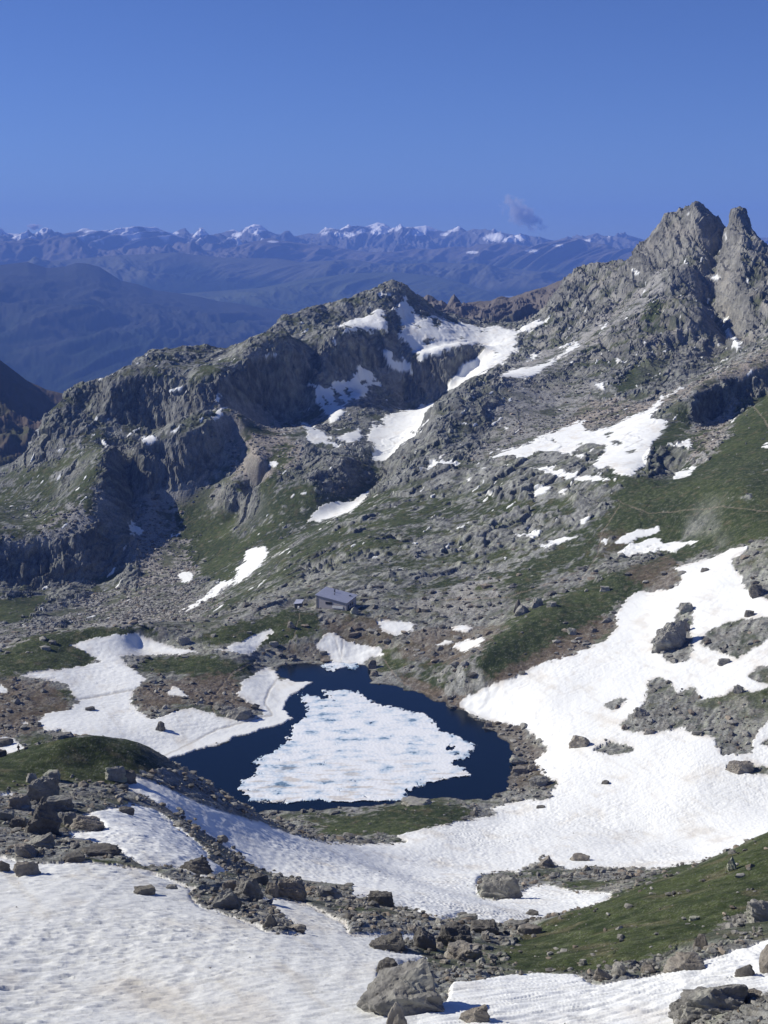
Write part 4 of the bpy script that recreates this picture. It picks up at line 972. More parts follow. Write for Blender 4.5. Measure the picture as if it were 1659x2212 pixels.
BOULDERS = [  # x, foot y, width, height, tone, shape, label
(97, 1806, 104, 76, 'dark', 'point', 'large dark pyramid shaped boulder in the middle of the left rock pile'),
(192, 1797, 88, 36, 'tan', 'wedge', 'brown wedge shaped boulder at the snow edge of the left rock pile'),
(92, 1736, 76, 56, 'grey', 'block', 'tall two-toned grey boulder just below the green knoll'),
(112, 1688, 38, 24, 'pale', 'block', 'pale rounded boulder on the grass at the top of the left pile'),
(68, 1692, 27, 24, 'pale', 'block', 'small pale upright boulder left of the rounded one on the grass'),
(40, 1748, 52, 36, 'tan', 'slab', 'layered tan boulder behind the dark pyramid boulder'),
(126, 1753, 66, 30, 'grey', 'block', 'knobbly grey boulder right of the tall two-toned boulder'),
(146, 1784, 44, 30, 'grey', 'slab', 'smooth grey slab wedged between pyramid boulder and brown wedge'),
(90, 1835, 66, 36, 'grey', 'wedge', 'leaning grey slab below the pyramid boulder'),
(55, 1852, 50, 28, 'tan', 'block', 'tan boulder at the lower edge of the left rock pile'),
(40, 1792, 42, 24, 'dark', 'block', 'low dark boulder left of the pyramid boulder'),
(12, 1775, 40, 26, 'grey', 'block', 'grey boulder at the left border of the rock pile'),
(57, 1893, 58, 33, 'tan', 'block', 'square brown boulder on the snow under the left pile'),
(5, 1886, 34, 26, 'dark', 'block', 'dark boulder cut by the left border on the snow'),
(160, 1862, 50, 15, 'dark', 'slab', 'flat dark slab at the foot of the left pile'),
(215, 1850, 90, 28, 'dark', 'slab', 'long dark hump at the right end of the left pile'),
(272, 1758, 36, 17, 'dark', 'slab', 'lone flat dark rock on the upper snow tongue'),
(250, 1690, 52, 32, 'pale', 'block', 'pale split boulder at the top of the snow gully'),
(275, 1693, 36, 28, 'dark', 'block', 'dark cube shaped boulder at the top of the snow gully'),
(422, 1889, 74, 34, 'dark', 'block', 'broad dark boulder at the middle of the rocky rib'),
(311, 1932, 48, 21, 'dark', 'slab', 'flat dark rock alone on the left snow slope'),
(371, 1921, 27, 15, 'pale', 'slab', 'small pale rock beside the rocky rib'),
(625, 1942, 72, 50, 'tan', 'block', 'big rounded tan boulder at the foot of the snow gully'),
(535, 1938, 64, 44, 'grey', 'block', 'grey boulder left of the big rounded tan boulder'),
(557, 1910, 46, 24, 'dark', 'block', 'dark boulder peeking over the grey boulder of the rib'),
(490, 1966, 66, 44, 'grey', 'point', 'large tilted grey boulder on the dirt band'),
(500, 1926, 36, 25, 'tan', 'block', 'small tan boulder behind the large tilted grey boulder'),
(588, 1937, 34, 30, 'tan', 'block', 'upright tan rock wedged left of the rounded tan boulder'),
(585, 2004, 34, 27, 'dark', 'point', 'small pointed dark rock at the tip of the dirt band'),
(642, 2012, 38, 17, 'tan', 'wedge', 'low brown rock ending the dirt band on the snow'),
(712, 1943, 58, 33, 'grey', 'block', 'grey boulder right of the rounded tan boulder'),
(820, 1957, 63, 34, 'dark', 'slab', 'dark dome shaped boulder at the lower end of the gully snow'),
(836, 2052, 84, 40, 'dark', 'block', 'broad dark rough boulder at the snow edge left of the striped slab'),
(918, 2052, 56, 42, 'dark', 'wedge', 'wedge shaped dark boulder touching the striped slab'),
(985, 2046, 86, 62, 'dark', 'block', 'tall striped black boulder standing above the rubble'),
(1000, 2075, 90, 44, 'tan', 'block', 'rough tan outcrop under the striped black boulder'),
(1049, 2017, 72, 33, 'dark', 'slab', 'flat topped dark boulder behind the striped black boulder'),
(1010, 1989, 40, 17, 'grey', 'slab', 'small flat grey rock where the gully snow ends'),
(1115, 2006, 50, 17, 'grey', 'slab', 'low grey rock right of the flat topped dark boulder'),
(1142, 2020, 56, 26, 'tan', 'slab', 'reddish grey slab at the left foot of the green slope'),
(862, 2190, 206, 108, 'grey', 'wedge', 'huge dark grey boulder lying on the bottom snow field'),
(835, 2106, 50, 32, 'dark', 'block', 'small dark boulder behind the top of the huge boulder'),
(857, 2250, 56, 88, 'tan', 'point', 'upright pointed rock in front of the huge boulder at the lower border'),
(1026, 2209, 70, 42, 'tan', 'wedge', 'tan boulder alone on the bottom snow field'),
(1077, 1943, 100, 62, 'grey', 'block', 'big rounded grey boulder in the snow bowl'),
(1181, 1876, 44, 28, 'tan', 'point', 'brown pointed boulder at the upper edge of the dirt strip'),
(1253, 1860, 43, 18, 'tan', 'slab', 'low brown boulder sunk into snow above the dirt strip'),
(1150, 1979, 28, 13, 'dark', 'slab', 'little dark rock on the snow under the big rounded grey boulder'),
(1545, 2190, 152, 88, 'grey', 'block', 'large cracked grey outcrop in the lower right snow'),
(1480, 2203, 74, 42, 'grey', 'block', 'lower left block of the cracked outcrop in the right snow'),
(1615, 2165, 62, 32, 'tan', 'slab', 'sloping right shoulder rock of the cracked outcrop'),
(1610, 2110, 42, 27, 'dark', 'block', 'dark square boulder on the snow near the right border'),
(1665, 2102, 50, 58, 'tan', 'block', 'brown boulder cut by the right border above the cracked outcrop'),
(1480, 2096, 84, 40, 'tan', 'wedge', 'broad tan slab at the lower edge of the green slope'),
(1515, 2052, 34, 38, 'tan', 'point', 'tall narrow tan rock among red turf on the slope'),
(1648, 1992, 78, 48, 'pale', 'block', 'large pale boulder at the right border of the green slope'),
(1580, 1881, 24, 28, 'pale', 'point', 'pale pointed rock high on the green slope'),
(1398, 2103, 34, 23, 'tan', 'block', 'tan boulder at the snow edge under the green slope'),
(1300, 2118, 40, 27, 'tan', 'wedge', 'brown wedge rock at the rubble edge above bottom snow'),
(1337, 2111, 34, 25, 'pale', 'block', 'pale crumbly rock right of the brown wedge rock'),
(1260, 2087, 20, 15, 'pale', 'block', 'small pale rock on the lower green slope'),
(1250, 1616, 46, 26, 'tan', 'block', 'lone rounded boulder on the snow east of the lake'),
(1452, 1407, 88, 62, 'grey', 'block', 'great grey outcrop rising from the right snow field'),
(1480, 1367, 24, 22, 'tan', 'block', 'brown boulder leaning on the great grey outcrop'),
(1480, 1325, 34, 24, 'pale', 'slab', 'layered pale rock at the top of the brown strip above the outcrop'),
(1619, 1334, 22, 14, 'dark', 'slab', 'dark rock on the upper right snow near the border'),
(1634, 1291, 36, 26, 'dark', 'block', 'dark boulder beside the scree at the upper right border'),
(1522, 1236, 18, 9, 'dark', 'slab', 'small dark rock in the highest part of the right snow field'),
(1162, 1701, 46, 27, 'grey', 'block', 'largest grey boulder on the east lake shore'),
(1120, 1652, 38, 17, 'pale', 'wedge', 'pale slab dipping into the lake at the east shore'),
(1122, 1673, 36, 17, 'tan', 'slab', 'tan slab below the pale slab at the east shore'),
(1148, 1668, 22, 16, 'tan', 'block', 'brown boulder between the east shore slabs and the snow'),
(1055, 1572, 18, 13, 'tan', 'block', 'small tan boulder at the north end of the stony shore'),
(1309, 1695, 20, 9, 'dark', 'slab', 'flat dark stone on the snow below the lone boulder'),
(1168, 1748, 20, 7, 'dark', 'slab', 'flat reddish stone on the snow south of the lake'),
(1564, 1437, 28, 15, 'grey', 'slab', 'grey slab on the snow right of the great outcrop'),
(1600, 1672, 62, 26, 'tan', 'slab', 'long brown outcrop at the right edge of the wide snow'),
(1385, 1548, 34, 20, 'grey', 'wedge', 'leaning grey boulder at the tip of the stony island'),
(1405, 1587, 28, 13, 'tan', 'slab', 'flat tan rock under the leaning boulder of the stony island'),
(1595, 1500, 26, 18, 'grey', 'block', 'upright grey boulder on top of the stony island'),
(1130, 1328, 38, 27, 'grey', 'wedge', 'sloping grey boulder in the trio on the green ridge'),
(1119, 1322, 20, 26, 'dark', 'point', 'dark pointed boulder in the trio on the green ridge'),
(1160, 1312, 26, 22, 'pale', 'block', 'pale square boulder in the trio on the green ridge'),
(1192, 1312, 24, 14, 'pale', 'slab', 'pale low boulder right of the trio on the green ridge'),
(1307, 1279, 25, 13, 'pale', 'slab', 'pale flat boulder high on the green ridge'),
(1235, 1373, 21, 15, 'pale', 'block', 'single pale boulder in the middle of the green bank'),
(347, 1581, 25, 21, 'dark', 'block', 'dark boulder alone on the snow field west of the lake'),
(194, 1537, 24, 10, 'dark', 'slab', 'flat dark stone on the western snow field'),
(138, 1597, 48, 19, 'grey', 'slab', 'grey smooth hump behind the green knoll'),
(395, 1395, 32, 15, 'pale', 'block', 'pale boulder above the western snow field'),
(628, 1359, 19, 14, 'tan', 'block', 'tan boulder beside the path under the small shed'),
(630, 1427, 23, 11, 'tan', 'block', 'tan boulder on the north lake shore'),
(592, 1399, 22, 11, 'pale', 'slab', 'pale slab between the shore snow patches'),
(8, 1613, 42, 17, 'dark', 'slab', 'long dark rock on the snow at the left border'),
(0, 1637, 28, 18, 'dark', 'block', 'dark rounded rock at the left border near the walker'),
(55, 1620, 11, 6, 'dark', 'block', 'tiny dark stone on the snow beside the walker'),
(518, 1555, 60, 26, 'grey', 'slab', 'broken grey rock knob at the end of the brown island'),
(492, 1545, 36, 18, 'grey', 'block', 'grey block left of the broken rock knob'),
(766, 1328, 20, 16, 'pale', 'point', 'pale rock on the bank just under the hut'),
(693, 1342, 11, 6, 'pale', 'block', 'small pale boulder on the turf below the hut wall'),
(806, 1446, 24, 20, 'tan', 'block', 'tan boulder cluster top stone at the north east shore'),
(808, 1462, 20, 12, 'tan', 'block', 'tan lower stone at the north east shore'),
(900, 1740, 66, 16, 'pale', 'slab', 'pale rock slab at the south shore of the lake'),
(1500, 1990, 22, 12, 'pale', 'slab', 'thin pale stone halfway down the green slope'),
]
rot_rs = np.random.RandomState(12)
TAKEN = []
for k, (x, yb, w, h, tn, shp, lb) in enumerate(BOULDERS):
    g, u, wm, hm = place_px(x, yb - 1, w, h)
    big = w > 40
    hz = hm * 1.12 / cos(radians(22)) 
    dep = wm * rot_rs.uniform(.6, .85)
    hz = max(hz - dep * .18, hz * .6)
    me = rock_mesh('boulder', 100 + k, (wm * 1.04, dep, hz * 1.5), 5 if w > 60 else 4 if w > 22 else 3, tn, shp, 1.0 + .4 * (w > 60))
    o = bpy.data.objects.new('boulder', me); COL.objects.link(o)
    back = dep * .30
    px, py = g.x + sin(u) * back, g.y + cos(u) * back
    o.location = (px, py, max(height_at(px, py), g.z - .3 * hz) + hz * .20)
    o.rotation_euler = (0, 0, -u + rot_rs.uniform(-.25, .25))
    tagt(o, lb, 'boulder')
    TAKEN.append((x, yb - h / 2, w / 2 + 4))
print('boulders', round(time.time() - T0, 1))

# smaller loose rocks, each a thing of its own
variants = {}
for tn in ('grey', 'tan', 'pale', 'dark'):
    variants[tn] = [rock_mesh('rock', 700 + i * 7 + len(tn), (1, rot_rs.uniform(.7, 1), rot_rs.uniform(.55, .9)), 3, tn, ('block', 'slab', 'wedge', 'block', 'point')[i % 5], 1.2) for i in range(5)]
GROUPS = [  # outline, count, size px range, tones, label, group
('7', '0 130 120 60 300 60 560 110 740 200 900 310 1060 430 1120 500 900 470 780 300 640 200 400 235 470 300 330 340 540 440 480 460 300 440 0 420', 70, (8, 28), ('grey', 'dark', 'tan', 'pale'), 'grey and brown angular rock of the rocky rib on the left', 'loose rocks along the left rib'),
('7', '820 570 950 560 1120 600 1320 740 1200 700 1100 700 900 640 830 600', 22, (9, 22), ('tan', 'dark', 'grey'), 'brownish rock on the dirt band in the left snow', 'rocks on the dirt band'),
('7', '1320 600 1480 600 1700 660 1700 740 1520 740 1480 680 1330 620', 20, (9, 22), ('tan', 'dark', 'grey'), 'brown rock on the dark turf below the snow gully', 'rocks below the snow gully'),
('8', '100 720 420 740 560 770 560 840 480 930 640 930 430 960 280 960 180 860 100 830', 46, (10, 30), ('tan', 'grey', 'dark', 'pale'), 'tan and grey rock in the rubble around the striped boulder', 'rubble rocks around the striped boulder'),
('8', '600 490 1000 480 1380 450 1200 500 1100 560 900 540 700 540', 24, (9, 22), ('grey', 'tan', 'dark'), 'grey stone on the dirt strip in the snow bowl', 'stones on the dirt strip'),
('8', '880 880 1240 880 1400 820 1640 720 1640 760 1400 850 1250 910 900 960', 30, (10, 26), ('tan', 'pale', 'grey'), 'pale tan stone along the lower edge of the green slope', 'stones edging the green slope'),
('6', '440 690 610 715 710 810 650 860 750 960 700 1020 520 1010 600 950 620 860 560 790', 34, (7, 16), ('grey', 'tan', 'dark'), 'grey stone heaped on the east lake shore', 'stones of the east shore'),
]
loose = []
rs = np.random.RandomState(77)
for z, pl, n, (a, b), tones, lb, gp in GROUPS:
    poly = P(z, pl)
    k = 0; tries = 0
    while k < n and tries < n * 40:
        tries += 1
        x = rs.uniform(poly[:, 0].min(), poly[:, 0].max()); y = rs.uniform(poly[:, 1].min(), poly[:, 1].max())
        if not inside(poly, np.array([x]), np.array([y]))[0]: continue
        w = a * (b / a) ** (rs.rand() ** 2.2)
        if any(abs(x - q[0]) < q[2] * .8 + w * .3 and abs(y - q[1]) < q[2] * .5 for q in TAKEN): continue
        TAKEN.append((x, y, w / 2))
        g, u, wm, hm = place_px(x, y, w, w * .6)
        o = bpy.data.objects.new('rock', variants[tones[rs.randint(len(tones))]][rs.randint(5)])
        COL.objects.link(o)
        o.scale = (wm, wm * rs.uniform(.7, 1), wm * rs.uniform(.7, 1.05))
        o.location = (g.x, g.y, height_at(g.x, g.y) + wm * .12)
        o.rotation_euler = (rs.uniform(-.3, .3), rs.uniform(-.3, .3), rs.uniform(0, 6.28))
        tagt(o, lb, 'rock', gp)
        k += 1

# stones nobody could count: one mesh of angular chips over debris, scree and thin turf
def stones(name, label, wsel, count, smin, smax, mat, seed):
    rs = np.random.RandomState(seed)
    wgt = wsel.ravel().astype(np.float64); wgt /= wgt.sum()
    idx = rs.choice(wgt.size, count, p=wgt)
    v, f = ico(1)
    px = X.ravel()[idx] + rs.normal(size=count) * .2; py = Y.ravel()[idx] + rs.normal(size=count) * .2; pz = Z.ravel()[idx]; dd = D.ravel()[idx]
    sz = smin * (smax / smin) ** (rs.rand(count) ** 2.6) * dd / 1000.0      # metres, in proportion to what the distance lets one see
    K = 8
    fam = []
    for q in range(14):
        n = rs.normal(size=(K, 3)); n /= np.linalg.norm(n, axis=1)[:, None]
        dots = v @ n.T
        r = np.where(dots > 1e-3, rs.uniform(.45, .9, K)[None] / np.maximum(dots, 1e-3), 9).min(1)
        p = v * np.minimum(r, 1.2)[:, None]; fam.append(p / np.abs(p).max())
    fam = np.array(fam)[rs.randint(14, size=count)]
    an = rs.rand(count) * 6.283
    c_, s_ = np.cos(an)[:, None], np.sin(an)[:, None]
    fam = fam * np.stack([sz * rs.uniform(.8, 1.3, count), sz * rs.uniform(.6, 1, count), sz * rs.uniform(.4, .8, count)], 1)[:, None]
    fx = fam[..., 0] * c_ - fam[..., 1] * s_; fy = fam[..., 0] * s_ + fam[..., 1] * c_
    co = np.stack([fx + px[:, None], fy + py[:, None], fam[..., 2] + (pz + sz * .12)[:, None]], 2).reshape(-1, 3)
    ff = (f[None] + (np.arange(count) * len(v))[:, None, None]).reshape(-1, 3)
    me = bpy.data.meshes.new(name)
    me.vertices.add(len(co)); me.vertices.foreach_set('co', co.astype(np.float32).ravel())
    me.loops.add(len(ff) * 3); me.loops.foreach_set('vertex_index', ff.astype(np.int32).ravel())
    me.polygons.add(len(ff)); me.polygons.foreach_set('loop_start', (np.arange(len(ff)) * 3).astype(np.int32))
    me.polygons.foreach_set('use_smooth', np.zeros(len(ff), bool))
    me.update(calc_edges=True)
    tone_ = rs.rand(count)[:, None] ** 1.3
    cc = C3(.10, .095, .085) * (1 - tone_) + C3(.33, .32, .285) * tone_
    cc = np.where(rs.rand(count)[:, None] < .15, cc * C3(1.08, .94, .82), cc)
    a = me.attributes.new('cover', 'FLOAT_COLOR', 'POINT')
    c4 = np.ones((count, len(v), 4), np.float32); c4[..., :3] = cc[:, None]
    a.data.foreach_set('color', c4.ravel())
    me.materials.append(m_stone)
    o = bpy.data.objects.new(name, me); COL.objects.link(o); o['kind'] = 'stuff'; o['label'] = label; o['category'] = 'stones'
m_stone, nt, nd, lk, bs = nodes_mat('loose_stone')
at = nd.new('ShaderNodeAttribute'); at.attribute_name = 'cover'
nz = nd.new('ShaderNodeTexNoise'); nz.inputs['Scale'].default_value = 3; nz.inputs['Detail'].default_value = 5
geo = nd.new('ShaderNodeNewGeometry'); lk.new(geo.outputs['Position'], nz.inputs['Vector'])
mr = nd.new('ShaderNodeMapRange'); mr.inputs['From Min'].default_value = .3; mr.inputs['From Max'].default_value = .7; mr.inputs['To Min'].default_value = .7; mr.inputs['To Max'].default_value = 1.25
lk.new(nz.outputs['Fac'], mr.inputs['Value'])
vm = nd.new('ShaderNodeVectorMath'); vm.operation = 'SCALE'; lk.new(at.outputs['Color'], vm.inputs[0]); lk.new(mr.outputs[0], vm.inputs['Scale']); lk.new(vm.outputs[0], bs.inputs['Base Color'])
bs.inputs['Roughness'].default_value = .95
area = (cellu * cellv * np.clip(-TB, .1, 1)) / (D * D) * 1e5     # solid angle of a cell
bare = np.clip(1 - grass * .88 + .35 * sstep(.1, .6, pn2), 0, 1) * (1 - snow_hard) * VIS * (SD > .3) * (PX > -40) * (PX < 1720)
stones('scree', 'loose stones and rubble between turf and snow', area * bare * (D < 640 * S) * (.3 + np.clip(scree, 0, 1) + .5 * rock) * np.where(D < 330 * S, .8, 1), 24000, .5, 4.2, m_stone, 5)
stones('scree', 'blocky scree and debris on the far slopes', area * bare * (D >= 640 * S) * (D < 1150 * S) * (.04 + 1.6 * np.clip(scree, 0, 1) ** 2 + .05 * rock) * (slope < .9), 13000, .45, 2.2, m_stone, 6)
dirt = area * snow_hard * (D < 480 * S) * VIS * (sstep(.1, .9, WIDE) < .97)
stones('gravel', 'small stones melted out along the snow edges', dirt + area * snow_hard * (D < 480 * S) * VIS * .003, 1500, .5, 2.4, m_stone, 7)
print('stones', round(time.time() - T0, 1))

# ------------------------------------------------------------------ hut
def simple_mat(name, c, rough=.7, metal=0.0, noise=.25, scale=4.0, stretch=(1, 1, 1)):
    m, nt, nd, lk, bs = nodes_mat(name)
    tc = nd.new('ShaderNodeTexCoord'); mp = nd.new('ShaderNodeMapping'); mp.inputs['Scale'].default_value = stretch
    nz = nd.new('ShaderNodeTexNoise'); nz.inputs['Scale'].default_value = scale; nz.inputs['Detail'].default_value = 5
    lk.new(tc.outputs['Object'], mp.inputs[0]); lk.new(mp.outputs[0], nz.inputs['Vector'])
    cr = nd.new('ShaderNodeValToRGB'); e = cr.color_ramp.elements
    e[0].position = .3; e[1].position = .7
    e[0].color = (*[q * (1 - noise) for q in c], 1); e[1].color = (*[min(.95, q * (1 + noise)) for q in c], 1)
    lk.new(nz.outputs['Fac'], cr.inputs[0]); lk.new(cr.outputs[0], bs.inputs['Base Color'])
    bs.inputs['Roughness'].default_value = rough; bs.inputs['Metallic'].default_value = metal
    return m
M_WOOD = simple_mat('weathered_wood', (.42, .39, .375), .85, 0, .22, 3, (.4, .4, 6))
M_ROOF = simple_mat('zinc_roof', (.42, .44, .53), .5, .2, .08, .6)
M_GLASS = simple_mat('dark_window', (.02, .02, .025), .15, 0, .1)
M_WHITE = simple_mat('white_panel', (.78, .78, .76), .7, 0, .05)
M_STONE = simple_mat('stone_base', (.24, .21, .17), .9, 0, .4, 2)
M_TRIM = simple_mat('dark_metal', (.10, .10, .11), .5, .6, .1)

def link(name, me, mat, parent=None):
    me.materials.append(mat)
    o = bpy.data.objects.new(name, me); COL.objects.link(o)
    if parent: o.parent = parent
    return o
def box_into(bm, x0, x1, y0, y1, z0, z1):
    vs_ = [bm.verts.new((x, y, z)) for z in (z0, z1) for y in (y0, y1) for x in (x0, x1)]
    for q in ((0, 2, 3, 1), (4, 5, 7, 6), (0, 1, 5, 4), (2, 6, 7, 3), (0, 4, 6, 2), (1, 3, 7, 5)): bm.faces.new([vs_[i] for i in q])
def bm_obj(name, bm, mat, parent=None):
    me = bpy.data.meshes.new(name); bmesh.ops.recalc_face_normals(bm, faces=bm.faces[:]); bm.to_mesh(me); bm.free()
    return link(name, me, mat, parent)
def empty(name, loc, rz, label, cat, group=None):
    o = bpy.data.objects.new(name, None); COL.objects.link(o); o.location = loc; o.rotation_euler = (0, 0, rz)
    return tagt(o, label, cat, group)

# hut frame: x along the front wall, y to the back
gl, ul, dl = hit(684, 1311); gr, ur, dr = hit(751, 1311)
dh = 600 * S
pl = Vector((sin(ul) * dh, cos(ul) * dh, 0)); 
zt = H + float(pix2ray(684, 1310.0)[1]) * dh
pl.z = zt
rz = radians(-23)
Lh, Dh = 16.6, 12.0
hl, hr_ = 5.9, 3.3                 # eaves: the front wall is tall at the left, low at the right
rise = 1.3
hut = empty('mountain_hut', pl, rz, 'grey wooden mountain hut with a slanting blue grey metal roof above the lake', 'hut')
bm = bmesh.new()                   # clapboard walls
x0, x1, y0, y1 = 0, Lh, 0, Dh
zz = {(0, 0): hl, (1, 0): hr_, (0, 1): hl + rise, (1, 1): hr_ + rise}
def wall_quad(bm, a, b, za, zb, n=14, zlow=-.6):
    """boards laid one over the next"""
    hmax = max(za, zb)
    ax, ay = a; bx, by = b
    L = math.hypot(bx - ax, by - ay); nx, ny = (by - ay) / L, -(bx - ax) / L
    z = zlow; stp = (hmax - zlow) / n
    for i in range(n):
        z_0, z_1 = z, z + stp
        za0, zb0 = min(z_0, za), min(z_0, zb); za1, zb1 = min(z_1, za), min(z_1, zb)
        if za1 - za0 < .01 and zb1 - zb0 < .01: break
        o0, o1 = .05, .02
        q = [(ax + nx * o0, ay + ny * o0, za0), (bx + nx * o0, by + ny * o0, zb0), (bx + nx * o1, by + ny * o1, zb1), (ax + nx * o1, ay + ny * o1, za1)]
        bm.faces.new([bm.verts.new(c) for c in q])
        z = z_1
wall_quad(bm, (0, 0), (Lh, 0), hl, hr_)
wall_quad(bm, (Lh, 0), (Lh, Dh), hr_, hr_ + rise)
wall_quad(bm, (Lh, Dh), (0, Dh), hr_ + rise, hl + rise)
wall_quad(bm, (0, Dh), (0, 0), hl + rise, hl)
bm_obj('wall', bm, M_WOOD, hut)
bm = bmesh.new()                   # roof sheet with overhang and standing seams
ov = .55; th = .28
def rz_at(x, y): return hl + (hr_ - hl) * x / Lh + rise * y / Dh + .02
cs = [(-ov, -ov), (Lh + ov, -ov), (Lh + ov, Dh + ov), (-ov, Dh + ov)]
lo = [bm.verts.new((x, y, rz_at(x, y))) for x, y in cs]; hi = [bm.verts.new((x, y, rz_at(x, y) + th)) for x, y in cs]
bm.faces.new(hi); bm.faces.new(lo[::-1])
for i in range(4): bm.faces.new([lo[i], lo[(i + 1) % 4], hi[(i + 1) % 4], hi[i]])
for i in range(1, 22):
    x = -ov + i * (Lh + 2 * ov) / 22
    a_, b_ = rz_at(x, -ov) + th, rz_at(x, Dh + ov) + th
    q = [(x - .03, -ov, a_ + .002), (x + .03, -ov, a_ + .002), (x + .03, Dh + ov, b_ + .002), (x - .03, Dh + ov, b_ + .002)]
    v0 = [bm.verts.new(c) for c in q]; v1 = [bm.verts.new((c[0], c[1], c[2] + .07)) for c in q]
    bm.faces.new(v1)
    for j in range(4): bm.faces.new([v0[j], v0[(j + 1) % 4], v1[(j + 1) % 4], v1[j]])
roof = bm_obj('roof', bm, M_ROOF, hut)
for (x, y, w_, h_, nm) in ((6.2, 8.4, .55, 1.5, 'chimney'), (7.6, 5.2, .3, .8, 'vent_pipe'), (14.6, 8.8, .9, .35, 'skylight')):
    bm = bmesh.new(); z = rz_at(x, y) + th - .1
    box_into(bm, x - w_ / 2, x + w_ / 2, y - w_ / 2, y + w_ / 2, z, z + h_)
    box_into(bm, x - w_ / 2 - .08, x + w_ / 2 + .08, y - w_ / 2 - .08, y + w_ / 2 + .08, z + h_ + .003, z + h_ + .12)
    bm_obj(nm, bm, M_TRIM if nm != 'skylight' else M_GLASS, roof)
def window(x0, x1, z0, z1):
    bm = bmesh.new()
    for (a, b, c, d) in ((x0 - .1, x1 + .1, z1, z1 + .1), (x0 - .1, x1 + .1, z0 - .1, z0), (x0 - .1, x0, z0, z1), (x1, x1 + .1, z0, z1), ((x0 + x1) / 2 - .04, (x0 + x1) / 2 + .04, z0, z1)):
        box_into(bm, a, b, -.16, .0, c, d)
    w_ = bm_obj('window', bm, M_TRIM, hut)
    bm = bmesh.new(); box_into(bm, x0, x1, -.10, .0, z0, z1); bm_obj('pane', bm, M_GLASS, w_)
window(5.1, 8.7, 1.75, 2.85)
def side_window(y0, y1, z0, z1):
    bm = bmesh.new()
    for (a, b, c, d) in ((y0 - .1, y1 + .1, z1, z1 + .1), (y0 - .1, y1 + .1, z0 - .1, z0), (y0 - .1, y0, z0, z1), (y1, y1 + .1, z0, z1)):
        box_into(bm, Lh + .0, Lh + .16, a, b, c, d)
    w_ = bm_obj('window', bm, M_TRIM, hut)
    bm = bmesh.new(); box_into(bm, Lh + .0, Lh + .10, y0, y1, z0, z1); bm_obj('pane', bm, M_GLASS, w_)
side_window(4.0, 5.4, .9, 2.1); side_window(6.6, 8.0, .9, 2.1)
bm = bmesh.new(); box_into(bm, -.12, .8, -.14, -.06, -.5, hl - .1); bm_obj('corner_panel', bm, simple_mat('grey_panel', (.16, .17, .18), .6), hut)
bm = bmesh.new(); box_into(bm, 8.9, 14.7, -.22, -.07, .1, 1.25); bm_obj('white_panel', bm, M_WHITE, hut)
bm = bmesh.new(); box_into(bm, Lh + .06, Lh + .12, 1.5, 2.6, -.2, 1.9); bm_obj('door', bm, M_TRIM, hut)
bm = bmesh.new()
for (x, y) in ((0.3, 0.3), (Lh - .3, .3), (Lh / 2, .3), (Lh - .3, Dh - .3), (.3, Dh - .3)): box_into(bm, x - .25, x + .25, y - .25, y + .25, -4, -.55)
box_into(bm, .1, Lh - .1, .1, Dh - .1, -4, -.62)
bm_obj('foundation', bm, M_STONE, hut)
bm = bmesh.new()                   # terrace deck with rail on the shaded side
box_into(bm, Lh + .13, Lh + 4.2, 3.0, 10.5, -.4, -.2)
for y in (3.1, 5.5, 8, 10.4):
    box_into(bm, Lh + 4.0, Lh + 4.12, y - .06, y + .06, -3.2, .8)
for z in (.3, .75): box_into(bm, Lh + 4.02, Lh + 4.1, 3.04, 10.46, z, z + .08)
bm_obj('terrace', bm, M_TRIM, hut)

dsx = 606 * S
us_, _ = pix2ray(645, 1313)
ps = Vector((sin(float(us_)) * dsx, cos(float(us_)) * dsx, H + float(pix2ray(645, 1312)[1]) * dsx))
shed = empty('shed', ps, radians(-12), 'tiny shed with a flat grey metal roof left of the hut', 'shed')
bm = bmesh.new()
wall_quad(bm, (-1.8, -1.2), (1.8, -1.2), 2.1, 2.6, 7); wall_quad(bm, (1.8, -1.2), (1.8, 1.6), 2.6, 3.4, 7); wall_quad(bm, (1.8, 1.6), (-1.8, 1.6), 3.4, 3.0, 7); wall_quad(bm, (-1.8, 1.6), (-1.8, -1.2), 3.0, 2.1, 7)
bm_obj('wall', bm, simple_mat('dark_wood', (.06, .065, .07), .8, 0, .2, 3), shed)
bm = bmesh.new()
cs = [(-2.2, -1.9, 2.0), (2.1, -1.9, 2.6), (2.3, 2.1, 3.7), (-1.8, 2.1, 3.5)]
lo = [bm.verts.new(c) for c in cs]; hi = [bm.verts.new((c[0], c[1], c[2] + .16)) for c in cs]
bm.faces.new(hi); bm.faces.new(lo[::-1])
for i in range(4): bm.faces.new([lo[i], lo[(i + 1) % 4], hi[(i + 1) % 4], hi[i]])
bm_obj('roof', bm, M_ROOF, shed)
bm = bmesh.new(); box_into(bm, -.5, .4, -1.32, -1.27, -.4, 1.7); bm_obj('door', bm, M_TRIM, shed)
# white tank in front of the shed
bm = bmesh.new(); bmesh.ops.create_cone(bm, cap_ends=True, segments=20, radius1=.5, radius2=.46, depth=1.2)
bmesh.ops.create_uvsphere(bm, u_segments=20, v_segments=8, radius=.46, matrix=Matrix.Translation((0, 0, .6)) @ Matrix.Diagonal((1, 1, .4, 1)))
tank = bm_obj('tank', bm, M_WHITE); tank.location = ps + Vector((.2, -2.4, .5)); tagt(tank, 'small white tank standing before the tiny shed', 'tank')

